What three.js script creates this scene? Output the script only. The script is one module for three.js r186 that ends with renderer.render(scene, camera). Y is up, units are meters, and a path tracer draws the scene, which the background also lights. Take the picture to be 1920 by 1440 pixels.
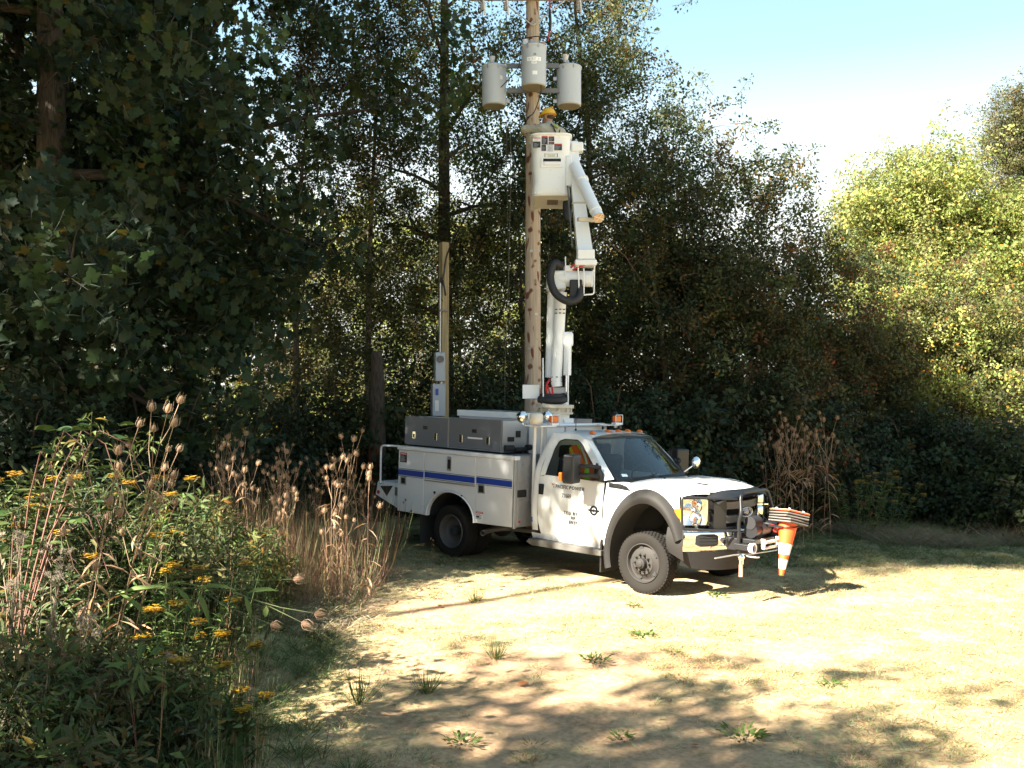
import * as THREE from 'three';
import { mergeGeometries, toCreasedNormals } from 'three/addons/utils/BufferGeometryUtils.js';
import { RoundedBoxGeometry } from 'three/addons/geometries/RoundedBoxGeometry.js';
import { MarchingCubes } from 'three/addons/objects/MarchingCubes.js';
import { ImprovedNoise } from 'three/addons/math/ImprovedNoise.js';

// ---------------------------------------------------------------- camera, sky, sun, exposure
const scene = new THREE.Scene();
const camera = new THREE.PerspectiveCamera(43.39, 4 / 3, 0.1, 2000);
camera.position.set(0, 2.4, 0);
camera.rotation.set(0.029, 0, 0);
scene.add(camera);

const renderer = new THREE.WebGLRenderer({ antialias: true });
renderer.setSize(1024, 768);
renderer.toneMapping = THREE.LinearToneMapping;
renderer.toneMappingExposure = 7.5;
renderer.shadowMap.enabled = true;
renderer.shadowMap.type = THREE.PCFSoftShadowMap;

const SUN = new THREE.Vector3(-0.60, 0.60, 0.53).normalize();
{ // clear late summer sky: pale and white low down, bluer towards the zenith
  const W = 512, H = 256, d = new Float32Array(W * H * 4);
  const stops = [[-90, .05, .047, .04], [-3, .095, .09, .08], [0, .25, .245, .235], [9, .225, .23, .226], [14, .175, .198, .21], [20, .092, .142, .180], [27, .066, .115, .160], [45, .060, .094, .126], [90, .052, .078, .104]];
  for (let j = 0; j < H; j++) {
    const el = ((j + .5) / H - .5) * 180;
    let k = 0; while (k < stops.length - 2 && stops[k + 1][0] < el) k++;
    const a = stops[k], b = stops[k + 1], t = Math.min(1, Math.max(0, (el - a[0]) / (b[0] - a[0])));
    for (let i = 0; i < W; i++) {
      const o = (j * W + i) * 4;
      for (let c = 0; c < 3; c++) d[o + c] = a[c + 1] + (b[c + 1] - a[c + 1]) * t;
      d[o + 3] = 1;
    }
  }
  const sky = new THREE.DataTexture(d, W, H, THREE.RGBAFormat, THREE.FloatType);
  sky.mapping = THREE.EquirectangularReflectionMapping; sky.magFilter = THREE.LinearFilter; sky.minFilter = THREE.LinearFilter; sky.needsUpdate = true;
  scene.background = sky; scene.environment = sky;
}
const sun = new THREE.DirectionalLight(new THREE.Color(1, .93, .80), 5);
sun.position.copy(SUN).multiplyScalar(60).add(new THREE.Vector3(0, 0, -14));
sun.target.position.set(0, 0, -14);
sun.castShadow = true; sun.shadow.radius = 1.2; sun.shadow.mapSize.set(4096, 4096);
Object.assign(sun.shadow.camera, { left: -30, right: 30, top: 30, bottom: -30, near: 1, far: 140 });
scene.add(sun, sun.target);

// ---------------------------------------------------------------- helpers
const PI = Math.PI, V = (x, y, z) => new THREE.Vector3(x, y, z);
function rng(seed) { let s = seed >>> 0; return () => { s = (s + 0x6D2B79F5) | 0; let t = Math.imul(s ^ (s >>> 15), 1 | s); t = (t + Math.imul(t ^ (t >>> 7), 61 | t)) ^ t; return ((t ^ (t >>> 14)) >>> 0) / 4294967296; }; }
const R0 = rng(7);
const lerp = (a, b, t) => a + (b - a) * t, clamp = (x, a, b) => Math.min(b, Math.max(a, x));
const sstep = (a, b, x) => { const t = clamp((x - a) / (b - a), 0, 1); return t * t * (3 - 2 * t); };
const NZ = new ImprovedNoise();
const noise = (x, y, z = 0.37) => NZ.noise(x, y, z);
const fbm = (x, y, o = 4) => { let s = 0, a = .5, f = 1; for (let i = 0; i < o; i++) { s += a * noise(x * f, y * f, 3.1 + i * 7.7); a *= .5; f *= 2.03; } return s; };
const names = {};
function numbered(n) { const k = names[n] = (names[n] ?? -1) + 1; return k ? `${n}_${String(k).padStart(3, '0')}` : n; }
function tag(o, label, category, group, kind) {
  o.userData.label = label; if (category) o.userData.category = category;
  if (group) o.userData.group = group; if (kind) o.userData.kind = kind;
  return o;
}
function thing(name, label, category, pos = [0, 0, 0], group) {
  const o = new THREE.Group(); o.name = numbered(name); o.position.set(...pos); scene.add(o);
  return tag(o, label, category, group);
}
function structure(name, geo, mat, label) {
  const m = mesh(name, geo, mat, scene); m.name = numbered(name); m.userData.kind = 'structure'; if (label) { m.userData.label = label; }
  return m;
}
function mesh(name, geo, mat, parent) {
  const g = Array.isArray(geo) ? merge(geo) : geo;
  const m = new THREE.Mesh(g, mat); m.name = name; m.castShadow = m.receiveShadow = true;
  if (parent) parent.add(m);
  return m;
}
function merge(list) {
  if (list.length === 1) return list[0];
  return mergeGeometries(list.map(g => {
    const n = g.index ? g.toNonIndexed() : g.clone();
    for (const k of Object.keys(n.attributes)) if (!['position', 'normal', 'uv'].includes(k)) n.deleteAttribute(k);
    if (!n.attributes.uv) n.setAttribute('uv', new THREE.BufferAttribute(new Float32Array(n.attributes.position.count * 2), 2));
    return n;
  }));
}
const at = (g, x = 0, y = 0, z = 0, rx = 0, ry = 0, rz = 0, s = 1) => {
  const m = new THREE.Matrix4().compose(V(x, y, z), new THREE.Quaternion().setFromEuler(new THREE.Euler(rx, ry, rz)), Array.isArray(s) ? V(...s) : V(s, s, s));
  return g.applyMatrix4(m);
};
const box = (w, h, d, r = 0) => r ? new RoundedBoxGeometry(w, h, d, 2, Math.min(r, w / 2.01, h / 2.01, d / 2.01)) : new THREE.BoxGeometry(w, h, d);
// box from min/max corners
const bx = (x0, x1, y0, y1, z0, z1, r = 0) => at(box(Math.abs(x1 - x0), Math.abs(y1 - y0), Math.abs(z1 - z0), r), (x0 + x1) / 2, (y0 + y1) / 2, (z0 + z1) / 2);
const cyl = (r0, r1, h, n = 20, open = false) => new THREE.CylinderGeometry(r1, r0, h, n, 1, open);
const cylBetween = (a, b, r0, r1 = r0, n = 14) => {
  const A = V(...a), B = V(...b), d = B.clone().sub(A), L = d.length();
  const g = cyl(r0, r1, L, n); g.translate(0, L / 2, 0);
  g.applyQuaternion(new THREE.Quaternion().setFromUnitVectors(V(0, 1, 0), d.normalize())); g.translate(A.x, A.y, A.z);
  return g;
};
const tube = (pts, r, seg = 24, n = 8, closed = false, tension = .5) => new THREE.TubeGeometry(new THREE.CatmullRomCurve3(pts.map(p => p.isVector3 ? p : V(...p)), closed, 'catmullrom', tension), seg, r, n, closed);
// polyline tube with rounded corners
function bentTube(pts, r, bend = .06, n = 10) {
  const P = pts.map(p => V(...p)), out = [P[0]];
  for (let i = 1; i < P.length - 1; i++) {
    const a = P[i - 1].clone().sub(P[i]), b = P[i + 1].clone().sub(P[i]);
    const k = Math.min(bend, a.length() * .45, b.length() * .45); a.setLength(k); b.setLength(k);
    for (let j = 0; j <= 5; j++) { const t = j / 5; out.push(P[i].clone().add(a.clone().multiplyScalar((1 - t) * (1 - t))).add(b.clone().multiplyScalar(t * t))); }
  }
  out.push(P[P.length - 1]);
  const path = new THREE.CurvePath(); for (let i = 0; i + 1 < out.length; i++) path.add(new THREE.LineCurve3(out[i], out[i + 1]));
  return sweep(out, out.map(() => r), n);
}
// tapered tube along points, with caps
function sweep(P, radii, n = 8, twist = 0) {
  const pos = [], idx = [], uv = []; let nrm = V(0, 0, 1); let len = 0;
  for (let i = 0; i < P.length; i++) {
    const t = P[Math.min(i + 1, P.length - 1)].clone().sub(P[Math.max(i - 1, 0)]).normalize();
    if (i === 0) { nrm = Math.abs(t.y) > .9 ? V(1, 0, 0) : V(0, 1, 0); } else len += P[i].distanceTo(P[i - 1]);
    nrm.sub(t.clone().multiplyScalar(nrm.dot(t))).normalize();
    const b = t.clone().cross(nrm);
    for (let k = 0; k <= n; k++) {
      const a = k / n * 2 * PI, c = Math.cos(a) * radii[i], s = Math.sin(a) * radii[i];
      pos.push(P[i].x + nrm.x * c + b.x * s, P[i].y + nrm.y * c + b.y * s, P[i].z + nrm.z * c + b.z * s); uv.push(k / n * Math.max(.12, radii[0] * 6.28), len);
    }
  }
  const w = n + 1;
  for (let i = 0; i + 1 < P.length; i++) for (let k = 0; k < n; k++) { const a = i * w + k, b = a + 1, c = a + w, d = c + 1; idx.push(a, b, c, b, d, c); }
  for (const [i, flip] of [[0, true], [P.length - 1, false]]) {
    if (radii[i] < .004) continue;
    const c = pos.length / 3; pos.push(P[i].x, P[i].y, P[i].z); uv.push(0, 0);
    for (let k = 0; k < n; k++) flip ? idx.push(c, i * w + k + 1, i * w + k) : idx.push(c, i * w + k, i * w + k + 1);
  }
  const g = new THREE.BufferGeometry();
  g.setAttribute('position', new THREE.Float32BufferAttribute(pos, 3)); g.setAttribute('uv', new THREE.Float32BufferAttribute(uv, 2)); g.setIndex(idx); g.computeVertexNormals();
  return g;
}
// grid surface: f(u, v) -> [x, y, z]
function patch(nu, nv, f, flip = false) {
  const pos = [], uv = [], idx = [];
  for (let j = 0; j <= nv; j++) for (let i = 0; i <= nu; i++) { const p = f(i / nu, j / nv); pos.push(p[0], p[1], p[2]); uv.push(i / nu, j / nv); }
  for (let j = 0; j < nv; j++) for (let i = 0; i < nu; i++) { const a = j * (nu + 1) + i, b = a + 1, c = a + nu + 1, d = c + 1; flip ? idx.push(a, c, b, b, c, d) : idx.push(a, b, c, b, d, c); }
  const g = new THREE.BufferGeometry();
  g.setAttribute('position', new THREE.Float32BufferAttribute(pos, 3)); g.setAttribute('uv', new THREE.Float32BufferAttribute(uv, 2)); g.setIndex(idx); g.computeVertexNormals();
  return g;
}
const mirrorZ = g => { const n = g.index ? g.toNonIndexed() : g.clone(); n.scale(1, 1, -1); const p = n.attributes.position.array, q = n.attributes.normal.array, u = n.attributes.uv.array;
  for (let i = 0; i < p.length; i += 9) for (let k = 0; k < 3; k++) { let t = p[i + 3 + k]; p[i + 3 + k] = p[i + 6 + k]; p[i + 6 + k] = t; t = q[i + 3 + k]; q[i + 3 + k] = q[i + 6 + k]; q[i + 6 + k] = t; }
  for (let i = 0; i < u.length; i += 6) for (let k = 0; k < 2; k++) { const t = u[i + 2 + k]; u[i + 2 + k] = u[i + 4 + k]; u[i + 4 + k] = t; }
  return n; };
const shapeOf = pts => { const s = new THREE.Shape(); pts.forEach((p, i) => i ? s.lineTo(p[0], p[1]) : s.moveTo(p[0], p[1])); s.closePath(); return s; };
const extrude = (pts, depth, bevel = 0, holes = []) => { const s = pts.isShape ? pts : shapeOf(pts); for (const h of holes) s.holes.push(h); return new THREE.ExtrudeGeometry(s, { depth: depth - 2 * bevel, bevelEnabled: bevel > 0, bevelSize: bevel, bevelThickness: bevel, bevelSegments: 2, curveSegments: 20, bevelOffset: -bevel }).translate(0, 0, bevel); };
const C = (r, g, b) => new THREE.Color().setRGB(r, g, b);
const std = (c, rough = .7, o = {}) => new THREE.MeshStandardMaterial({ color: Array.isArray(c) ? C(...c) : c, roughness: rough, ...o });
const phy = (c, rough = .4, o = {}) => new THREE.MeshPhysicalMaterial({ color: Array.isArray(c) ? C(...c) : c, roughness: rough, ...o });
function dataTex(w, h, f, srgb = true, rep = true) {
  const d = new Uint8Array(w * h * 4);
  for (let j = 0; j < h; j++) for (let i = 0; i < w; i++) { const c = f(i / w, j / h, i, j), o = (j * w + i) * 4; for (let k = 0; k < 3; k++) { const v = clamp(c[k], 0, 1); d[o + k] = 255 * (srgb ? (v <= .0031308 ? v * 12.92 : 1.055 * v ** (1 / 2.4) - .055) : v); } d[o + 3] = 255; }
  const t = new THREE.DataTexture(d, w, h); t.magFilter = THREE.LinearFilter; t.minFilter = THREE.LinearMipmapLinearFilter; t.generateMipmaps = true;
  if (srgb) t.colorSpace = THREE.SRGBColorSpace; if (rep) t.wrapS = t.wrapT = THREE.RepeatWrapping; t.needsUpdate = true; return t;
}
function canvasTex(w, h, draw) {
  const c = document.createElement('canvas'); c.width = w; c.height = h; const x = c.getContext('2d'); draw(x, w, h);
  const t = new THREE.CanvasTexture(c); t.colorSpace = THREE.SRGBColorSpace; t.magFilter = THREE.LinearFilter; return t;
}
// height of the ground: the whole clearing falls gently towards the right and the viewer, with a low bank on the left
const slope = (x, z) => { const dx = x - 2.438, dz = z + 13.583, k = 1 / (1 + Math.max(0, Math.hypot(dx, dz) - 16) / 25); return (-0.0263 * dx - 0.0246 * dz) * k; };
const bank = (x, z) => .62 * sstep(-1.9, -4.6, x + .25 * noise(z * .35, 1.7)) * sstep(-15.5, -10.5, z);
const bumps = (x, z) => .055 * fbm(x * .45, z * .45, 2) + .022 * noise(x * 1.9, z * 1.9, 5.5) + .010 * noise(x * 5, z * 5, 8.2);
function gy(x, z) {
  const ex = x - 2.438, ez = z + 13.583, a = ex * .7297 + ez * .6838, b = -ex * .6838 + ez * .7297;   // truck axes: flatten where it stands
  const k = sstep(.9, 2.2, Math.max(Math.abs(a + 1.9) - 2.4, Math.abs(b) - .6));
  return slope(x, z) + bank(x, z) + bumps(x, z) * lerp(.08, 1, k);
}
// ---------------------------------------------------------------- ground
{
  const axis = (lo, hi, step, far) => { const a = []; for (let v = lo; v <= hi + 1e-6; v += step) a.push(v); let s = step, v = hi; while (v < far) { s *= 1.18; v += s; a.push(v); } s = step; v = lo; while (v > -far) { s *= 1.18; v -= s; a.unshift(v); } return a; };
  const xs = axis(-7, 13, .09, 600), zs = axis(-22, -4, .09, 600);
  const pos = [], uv = [], idx = [];
  for (const z of zs) for (const x of xs) { pos.push(x, gy(x, z), z); uv.push((x + 12) / 32, (z + 34) / 32); }
  const w = xs.length;
  for (let j = 0; j + 1 < zs.length; j++) for (let i = 0; i + 1 < w; i++) { const a = j * w + i; idx.push(a, a + w, a + 1, a + 1, a + w, a + w + 1); }
  const g = new THREE.BufferGeometry();
  g.setAttribute('position', new THREE.Float32BufferAttribute(pos, 3)); g.setAttribute('uv', new THREE.Float32BufferAttribute(uv, 2)); g.setIndex(idx); g.computeVertexNormals();
  // dust, trampled straw and thin green, by place
  const r = rng(11), S = 2048, fibre = new Float32Array(S * S);
  for (let k = 0; k < 52000; k++) {                      // lying straw fibres
    let x = r() * S, y = r() * S; const a = r() * PI + (r() < .6 ? 0 : .6), L = 8 + r() * 26, v = .3 + r() * .7, dx = Math.cos(a), dy = Math.sin(a) * .8;
    for (let s = 0; s < L; s++) { fibre[((y | 0) & (S - 1)) * S + ((x | 0) & (S - 1))] = v; x += dx; y += dy; }
  }
  globalThis.__greenAt = (x, z) => {                     // how much green grows at a place
    const far = sstep(-14.3, -15.5, z + .12 * x + .7 * noise(x * .6, 8.8)), left = sstep(-1.2, -2.6, x + .4 * noise(z * .5, 3.3)), patchy = sstep(.18, .40, fbm(x * .9 + 4, z * .9, 3)) * .45;
    return clamp(Math.max(far, left * .9, patchy), 0, 1);
  };
  const wearAt = (x, z) => {                             // bare wheel tracks and the worn spot in the foreground
    const track = Math.exp(-(((z + 12.4 + .18 * (x - 3) + .35 * noise(x * .3, 2.2)) / .55) ** 2)) + Math.exp(-(((z + 10.2 + .24 * (x - 3) + .35 * noise(x * .3, 6.1)) / .5) ** 2)) * .8;
    const spot = sstep(.1, 1, 1.25 - Math.hypot((x - .6) / 2.6, (z + 7.6) / 2.2));
    return clamp(track * sstep(9, 2, x) + spot * .9 + .35 * fbm(x * .7, z * .7 + 9, 3), 0, 1);
  };
  globalThis.__wearAt = wearAt;
  const map = dataTex(S, S, (u, v, i, j) => {
    const x = u * 32 - 12, z = v * 32 - 34, n = fbm(x * 1.6, z * 1.6, 4), f = .75 * fbm(x * 9, z * 9, 3) + .75 * noise(x * 31, z * 31, 2.7), q = fibre[j * S + i], gr = r();
    const wear = wearAt(x, z), green = globalThis.__greenAt(x, z);
    const dirt = [.335 + .19 * n + .15 * f + .06 * (gr - .5), .205 + .125 * n + .09 * f + .045 * (gr - .5), .115 + .075 * n + .06 * f + .03 * (gr - .5)];
    const straw = [.44 + .18 * n + .24 * f + .10 * (gr - .5), .335 + .15 * n + .19 * f + .08 * (gr - .5), .155 + .08 * n + .11 * f + .06 * (gr - .5)];
    const grass = [.10 + .06 * f, .125 + .06 * f, .045 + .03 * f];
    const k = clamp((1 - wear) * (.65 + 1.2 * n) + q * (.30 - .15 * wear), 0, 1);
    return [0, 1, 2].map(c => lerp(lerp(dirt[c], straw[c] * (.92 + .16 * q), k), grass[c] * (1 + .4 * q), green * clamp(.7 + 1.4 * n, 0, 1)));
  });
  const bump = dataTex(1024, 1024, (u, v, i, j) => { const b = .5 + .5 * fbm(u * 90, v * 90, 4) + .3 * fibre[(j * 2) * S + i * 2] + .12 * (r() - .5); return [b, b, b]; }, false);
  map.anisotropy = 8;
  structure('ground', g, std([1, 1, 1], .95, { map, bumpMap: bump, bumpScale: .03 }), 'dry trampled clearing of dust and straw');
}
// ---------------------------------------------------------------- foliage building blocks
const leafMat = (o = {}) => phy([1, 1, 1], .62, { vertexColors: true, transmission: .5, thickness: 0, specularIntensity: .3, side: THREE.DoubleSide, ...o });
const M_leaf = leafMat(), M_dryleaf = leafMat({ transmission: .3, roughness: .85 });
const M_fluff = leafMat({ transmission: .5, roughness: .95 });
class Tri {                                              // collects coloured triangles
  constructor() { this.p = []; this.c = []; this.i = []; }
  v(x, y, z, c) { this.p.push(x, y, z); this.c.push(c[0], c[1], c[2]); return this.p.length / 3 - 1; }
  vv(a, c) { return this.v(a.x, a.y, a.z, c); }
  geo() {
    const g = new THREE.BufferGeometry(); g.setAttribute('position', new THREE.Float32BufferAttribute(this.p, 3)); g.setAttribute('color', new THREE.Float32BufferAttribute(this.c, 3)); g.setIndex(this.i); g.computeVertexNormals();
    g.setAttribute('uv', new THREE.Float32BufferAttribute(new Float32Array(this.p.length / 3 * 2), 2)); return g;
  }
}
const X1 = V(0, 0, 0), X2 = V(0, 0, 0);
function frame(dir, up) { const d = dir.clone().normalize(); let s = d.clone().cross(up); if (s.lengthSq() < 1e-6) s = d.clone().cross(V(1, 0, .2)); s.normalize(); return [d, s, s.clone().cross(d)]; }
function addLeaf(T, o, dir, up, len, wid, col, shape = 'oval') {
  const [d, s, n] = frame(dir, up), P = (a, b, c) => T.v(o.x + d.x * a * len + s.x * b * wid + n.x * c * len, o.y + d.y * a * len + s.y * b * wid + n.y * c * len, o.z + d.z * a * len + s.z * b * wid + n.z * c * len, col);
  const i = T.i;
  if (shape === 'maple') {
    const out = [[.0, .06], [-.10, .58], [.14, .62], [.34, 1.06], [.48, .98], [.50, .56], [.74, .54], [.80, .30], [1, 0], [.80, -.30], [.74, -.54], [.50, -.56], [.48, -.98], [.34, -1.06], [.14, -.62], [-.10, -.58], [.0, -.06]];
    const m = P(.34, 0, -.05), q = out.map(([a, b]) => P(a, b * .5, .07 * Math.abs(b) - .05 * a * a));
    for (let k = 0; k + 1 < q.length; k++) i.push(m, q[k], q[k + 1]);
  } else if (shape === 'lance') {
    const a = P(0, 0, 0), b = P(.35, -.5, .05), c = P(.35, .5, .05), e = P(.35, 0, 0), f = P(.7, -.4, -.02), g = P(.7, .4, -.02), h = P(.7, 0, -.07), t = P(1, 0, -.22);
    i.push(a, b, e, a, e, c, b, f, h, b, h, e, e, h, g, e, g, c, f, t, h, h, t, g);
  } else if (shape === 'blade') {
    const a = P(0, -.5, 0), b = P(0, .5, 0), c = P(.5, -.4, -.05), e = P(.5, .4, -.05), t = P(1, 0, -.28); i.push(a, c, b, b, c, e, c, t, e);
  } else {
    const a = P(0, 0, 0), b = P(.38, -.5, .06), c = P(.38, .5, .06), e = P(.42, 0, 0), t = P(1, 0, -.10); i.push(a, b, e, a, e, c, b, t, e, e, t, c);
  }
}
function addTwig(T, a, b, r0, r1, col) {
  const d = b.clone().sub(a), [, s, n] = frame(d, V(.3, 1, .2)), q = [];
  for (const [o, r] of [[a, r0], [b, r1]]) for (let k = 0; k < 3; k++) { const t = k / 3 * 2 * PI, c = Math.cos(t) * r, e = Math.sin(t) * r; q.push(T.v(o.x + s.x * c + n.x * e, o.y + s.y * c + n.y * e, o.z + s.z * c + n.z * e, col)); }
  for (let k = 0; k < 3; k++) { const l = (k + 1) % 3; T.i.push(q[k], q[l], q[k + 3], q[l], q[l + 3], q[k + 3]); }
}
const rv = r => V(r() * 2 - 1, r() * 2 - 1, r() * 2 - 1);
const rdir = r => { let v; do v = rv(r); while (v.lengthSq() > 1 || v.lengthSq() < .01); return v.normalize(); };
function sprig({ n, L, spread, len, wid, shape, seed, tint = .25, odd = 0 }) {   // a leafy branchlet growing along +y
  const r = rng(seed), T = new Tri(), bark = [.9, .65, .45];
  const bend = V((r() - .5) * .3 * L, 0, (r() - .5) * .3 * L), axis = t => V(bend.x * t * t, L * t, bend.z * t * t);
  for (let k = 0; k < 3; k++) addTwig(T, axis(k / 3), axis((k + 1) / 3), .006, .004, bark);
  for (let k = 0; k < n; k++) {
    const t = .08 + .92 * (k + r()) / n, a = k * 2.4 + r(), o = axis(t), out = V(Math.cos(a), .35 + r() * .5, Math.sin(a)).normalize();
    const q = o.clone().add(out.clone().multiplyScalar(spread * (.15 + .85 * r()) * (1.1 - .6 * t)));
    if (k % 3 === 0) addTwig(T, o, q, .003, .002, bark);
    const dir = out.clone().add(V(0, -.25 - r() * .7, 0)).add(rv(r).multiplyScalar(.5)), up = V(0, 1, 0).add(rv(r).multiplyScalar(.75));
    const g = 1 - tint + 2 * tint * r(), w = r() < odd ? [2.2 * g, 1.0 * g, .5 * g] : [g * (.9 + .25 * r()), g, g * (.85 + .3 * r())], s = .7 + .6 * r();
    addLeaf(T, q, dir, up, len * s, wid * s, w, shape);
  }
  return T.geo();
}
const SPRIG = {
  maple: [1, 2, 3].map(s => sprig({ n: 15, L: .62, spread: .30, len: .15, wid: .16, shape: 'maple', seed: s, odd: .012 })),
  maplefar: [4, 5].map(s => sprig({ n: 26, L: .75, spread: .38, len: .15, wid: .15, shape: 'maple', seed: s, odd: .01 })),
  broad: [6, 7, 8].map(s => sprig({ n: 34, L: .62, spread: .26, len: .085, wid: .055, shape: 'oval', seed: s, odd: .05 })),
  big: [12, 13].map(s => sprig({ n: 54, L: .85, spread: .38, len: .092, wid: .06, shape: 'oval', seed: s, odd: .04 })),
  bramble: [14, 15].map(s => sprig({ n: 26, L: .5, spread: .22, len: .10, wid: .07, shape: 'oval', seed: s, odd: .03 })),
  narrow: [16, 17].map(s => sprig({ n: 40, L: .6, spread: .2, len: .11, wid: .026, shape: 'lance', seed: s, odd: .06 })),
};
function scatter(name, geo, mat, items, parent, kind = 'stuff') {      // items: {p, q|axis, s, c}
  const m = new THREE.InstancedMesh(geo, mat, items.length); m.name = name; m.castShadow = m.receiveShadow = true;
  const M = new THREE.Matrix4(), S = V(1, 1, 1);
  items.forEach((e, i) => { S.set(e.s, e.s * (e.sy ?? 1), e.s); M.compose(e.p, e.q, S); m.setMatrixAt(i, M); m.setColorAt(i, e.c); });
  if (kind) m.userData.kind = kind; if (parent) parent.add(m); return m;
}
const quatTo = (dir, spin) => new THREE.Quaternion().setFromUnitVectors(V(0, 1, 0), dir).multiply(new THREE.Quaternion().setFromAxisAngle(V(0, 1, 0), spin));
const mixC = (cols, r) => { const a = cols[(r() * cols.length) | 0], g = .75 + .5 * r(); return C(a[0] * g, a[1] * g, a[2] * g); };
const barkTex = dataTex(256, 512, (u, v) => { const a = fbm(u * 10, v * 5, 4) + .6 * noise(u * 34, v * 7), b = .55 + .55 * a; return [b, b * .92, b * .84]; });
const bark = (c, o = {}) => std(c, .95, { map: barkTex, bumpMap: barkTex, bumpScale: .02, ...o });
const BARK = { dark: bark([.10, .08, .065]), grey: bark([.20, .17, .14]), pale: bark([.34, .29, .24]), brown: bark([.15, .10, .07]) };
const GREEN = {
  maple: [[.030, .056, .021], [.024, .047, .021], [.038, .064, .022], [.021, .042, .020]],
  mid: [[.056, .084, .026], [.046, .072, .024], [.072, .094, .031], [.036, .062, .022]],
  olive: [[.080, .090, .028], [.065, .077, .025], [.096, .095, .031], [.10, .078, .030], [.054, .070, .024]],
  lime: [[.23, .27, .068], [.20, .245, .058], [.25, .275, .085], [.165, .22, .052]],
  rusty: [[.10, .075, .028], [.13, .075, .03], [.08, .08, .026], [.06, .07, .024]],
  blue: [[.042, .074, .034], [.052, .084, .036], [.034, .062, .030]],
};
function makeTree({ name = 'alder_tree', label, group, x, z, h, r = .15, lean = [0, 0], y0 = .25, rx = 3, rz = rx, prof = t => Math.sin(PI * Math.pow(clamp(t, 0, 1), .75) * .93 + .12), limbs = 14, kind = 'broad', n = 1500, cols = GREEN.mid, seed = 1, up = .45, twigs = 6, clump = .55, wood = BARK.grey, stems = 1, trunkTo = .97, droop = .3, size = 1 }) {
  const rd = rng(seed * 7919 + 13), by = gy(x, z) - .08, t0 = thing(name, label, 'tree', [x, by, z], group), clumps = [];
  for (let st = 0; st < stems; st++) {
    const sa = st * 2.5 + rd() * 6, so = stems > 1 ? .25 + .2 * rd() : 0, sl = stems > 1 ? h * (.10 + .12 * rd()) : 0, hh = h * (st ? .75 + .2 * rd() : 1);
    const K = 9, path = [], rad = [], wob = seed + st * 3.3;
    for (let k = 0; k <= K; k++) {
      const t = k / K; path.push(V(Math.cos(sa) * (so + sl * t * t) + lean[0] * t * hh + .035 * hh * t * noise(t * 2.2, wob), hh * trunkTo * t, Math.sin(sa) * (so + sl * t * t) + lean[1] * t * hh + .035 * hh * t * noise(t * 2.2, wob + 9)));
      rad.push(Math.max(.012, r * (st ? .7 : 1) * (Math.pow(1 - t, .85) + (k === 0 ? .35 : 0))));
    }
    mesh('trunk', sweep(path, rad, 10), wood, t0);
    const on = t => { const f = clamp(t / trunkTo, 0, 1) * K, i = Math.min(K - 1, f | 0); return path[i].clone().lerp(path[i + 1], f - i); };
    const nl = Math.round(limbs / stems * (stems > 1 ? 1.3 : 1));
    for (let i = 0; i < nl; i++) {
      const t = lerp(y0, trunkTo, (i + .2 + .6 * rd()) / nl), a = i * 2.39996 + rd() * .9 + st, tt = (t - y0) / (1 - y0), reach = prof(tt) * (.75 + .4 * rd()), o = on(t);
      const e = lerp(up, up + .5, tt) + (rd() - .5) * .3, L = reach * Math.hypot(rx * Math.cos(a), rz * Math.sin(a)) / Math.max(.55, Math.cos(e * .7)), dir = V(Math.cos(a), Math.tan(Math.min(1.1, e)) * .8, Math.sin(a)).normalize();
      const lp = [], lr = [], r0 = Math.max(.012, r * .42 * Math.pow(1 - t, .7));
      for (let k = 0; k <= 5; k++) { const s = k / 5; lp.push(o.clone().add(dir.clone().multiplyScalar(L * s)).add(V(0, -droop * L * s * s * .45, 0)).add(V(noise(s * 2 + i, wob), noise(s * 2 + i, wob + 4), noise(s * 2 + i, wob + 8)).multiplyScalar(.10 * L * s))); lr.push(lerp(r0, .006, s)); }
      const gs = [sweep(lp, lr, 6)];
      for (let k = 0; k < twigs; k++) {
        const s = lerp(.25, 1, (k + rd()) / twigs), f = s * 5, j = Math.min(4, f | 0), q = lp[j].clone().lerp(lp[j + 1], f - j);
        const w = rdir(rd).multiplyScalar(L * .28 * (.5 + rd())).add(V(0, .1 * L * (rd() - .3), 0)), e2 = q.clone().add(w);
        gs.push(sweep([q, q.clone().lerp(e2, .5).add(V(0, .03 * L, 0)), e2], [lr[j] * .5 + .003, lr[j] * .3 + .003, .004], 4)); clumps.push([e2, .6 + .8 * rd()]); if (k % 2) clumps.push([q, .5 + .5 * rd()]);
      }
      mesh('branch', gs, wood, t0);
    }
    clumps.push([on(trunkTo), 1], [on(trunkTo * .94), 1]);
  }
  const items = [], tot = clumps.reduce((s, c) => s + c[1], 0);
  for (const [c, w] of clumps) {
    const m = Math.round(n * w / tot), tintC = .82 + .36 * rd();
    for (let k = 0; k < m; k++) {
      const d = rdir(rd), rr = clump * w * Math.cbrt(rd()) * 1.15, p = c.clone().add(V(d.x * rr, d.y * rr * .72, d.z * rr)), dir = d.clone().multiplyScalar(.7).add(rdir(rd).multiplyScalar(.7)).add(V(0, -droop * .6, 0)).normalize();
      if (p.y < .15) continue;
      const cc = mixC(cols, rd); cc.multiplyScalar(tintC); items.push({ p, q: quatTo(dir, rd() * 6.28), s: size * (.65 + .6 * rd()), c: cc });
    }
  }
  const set = SPRIG[kind]; scatter('crown', set[seed % set.length], M_leaf, items, t0);
  return t0;
}
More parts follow.
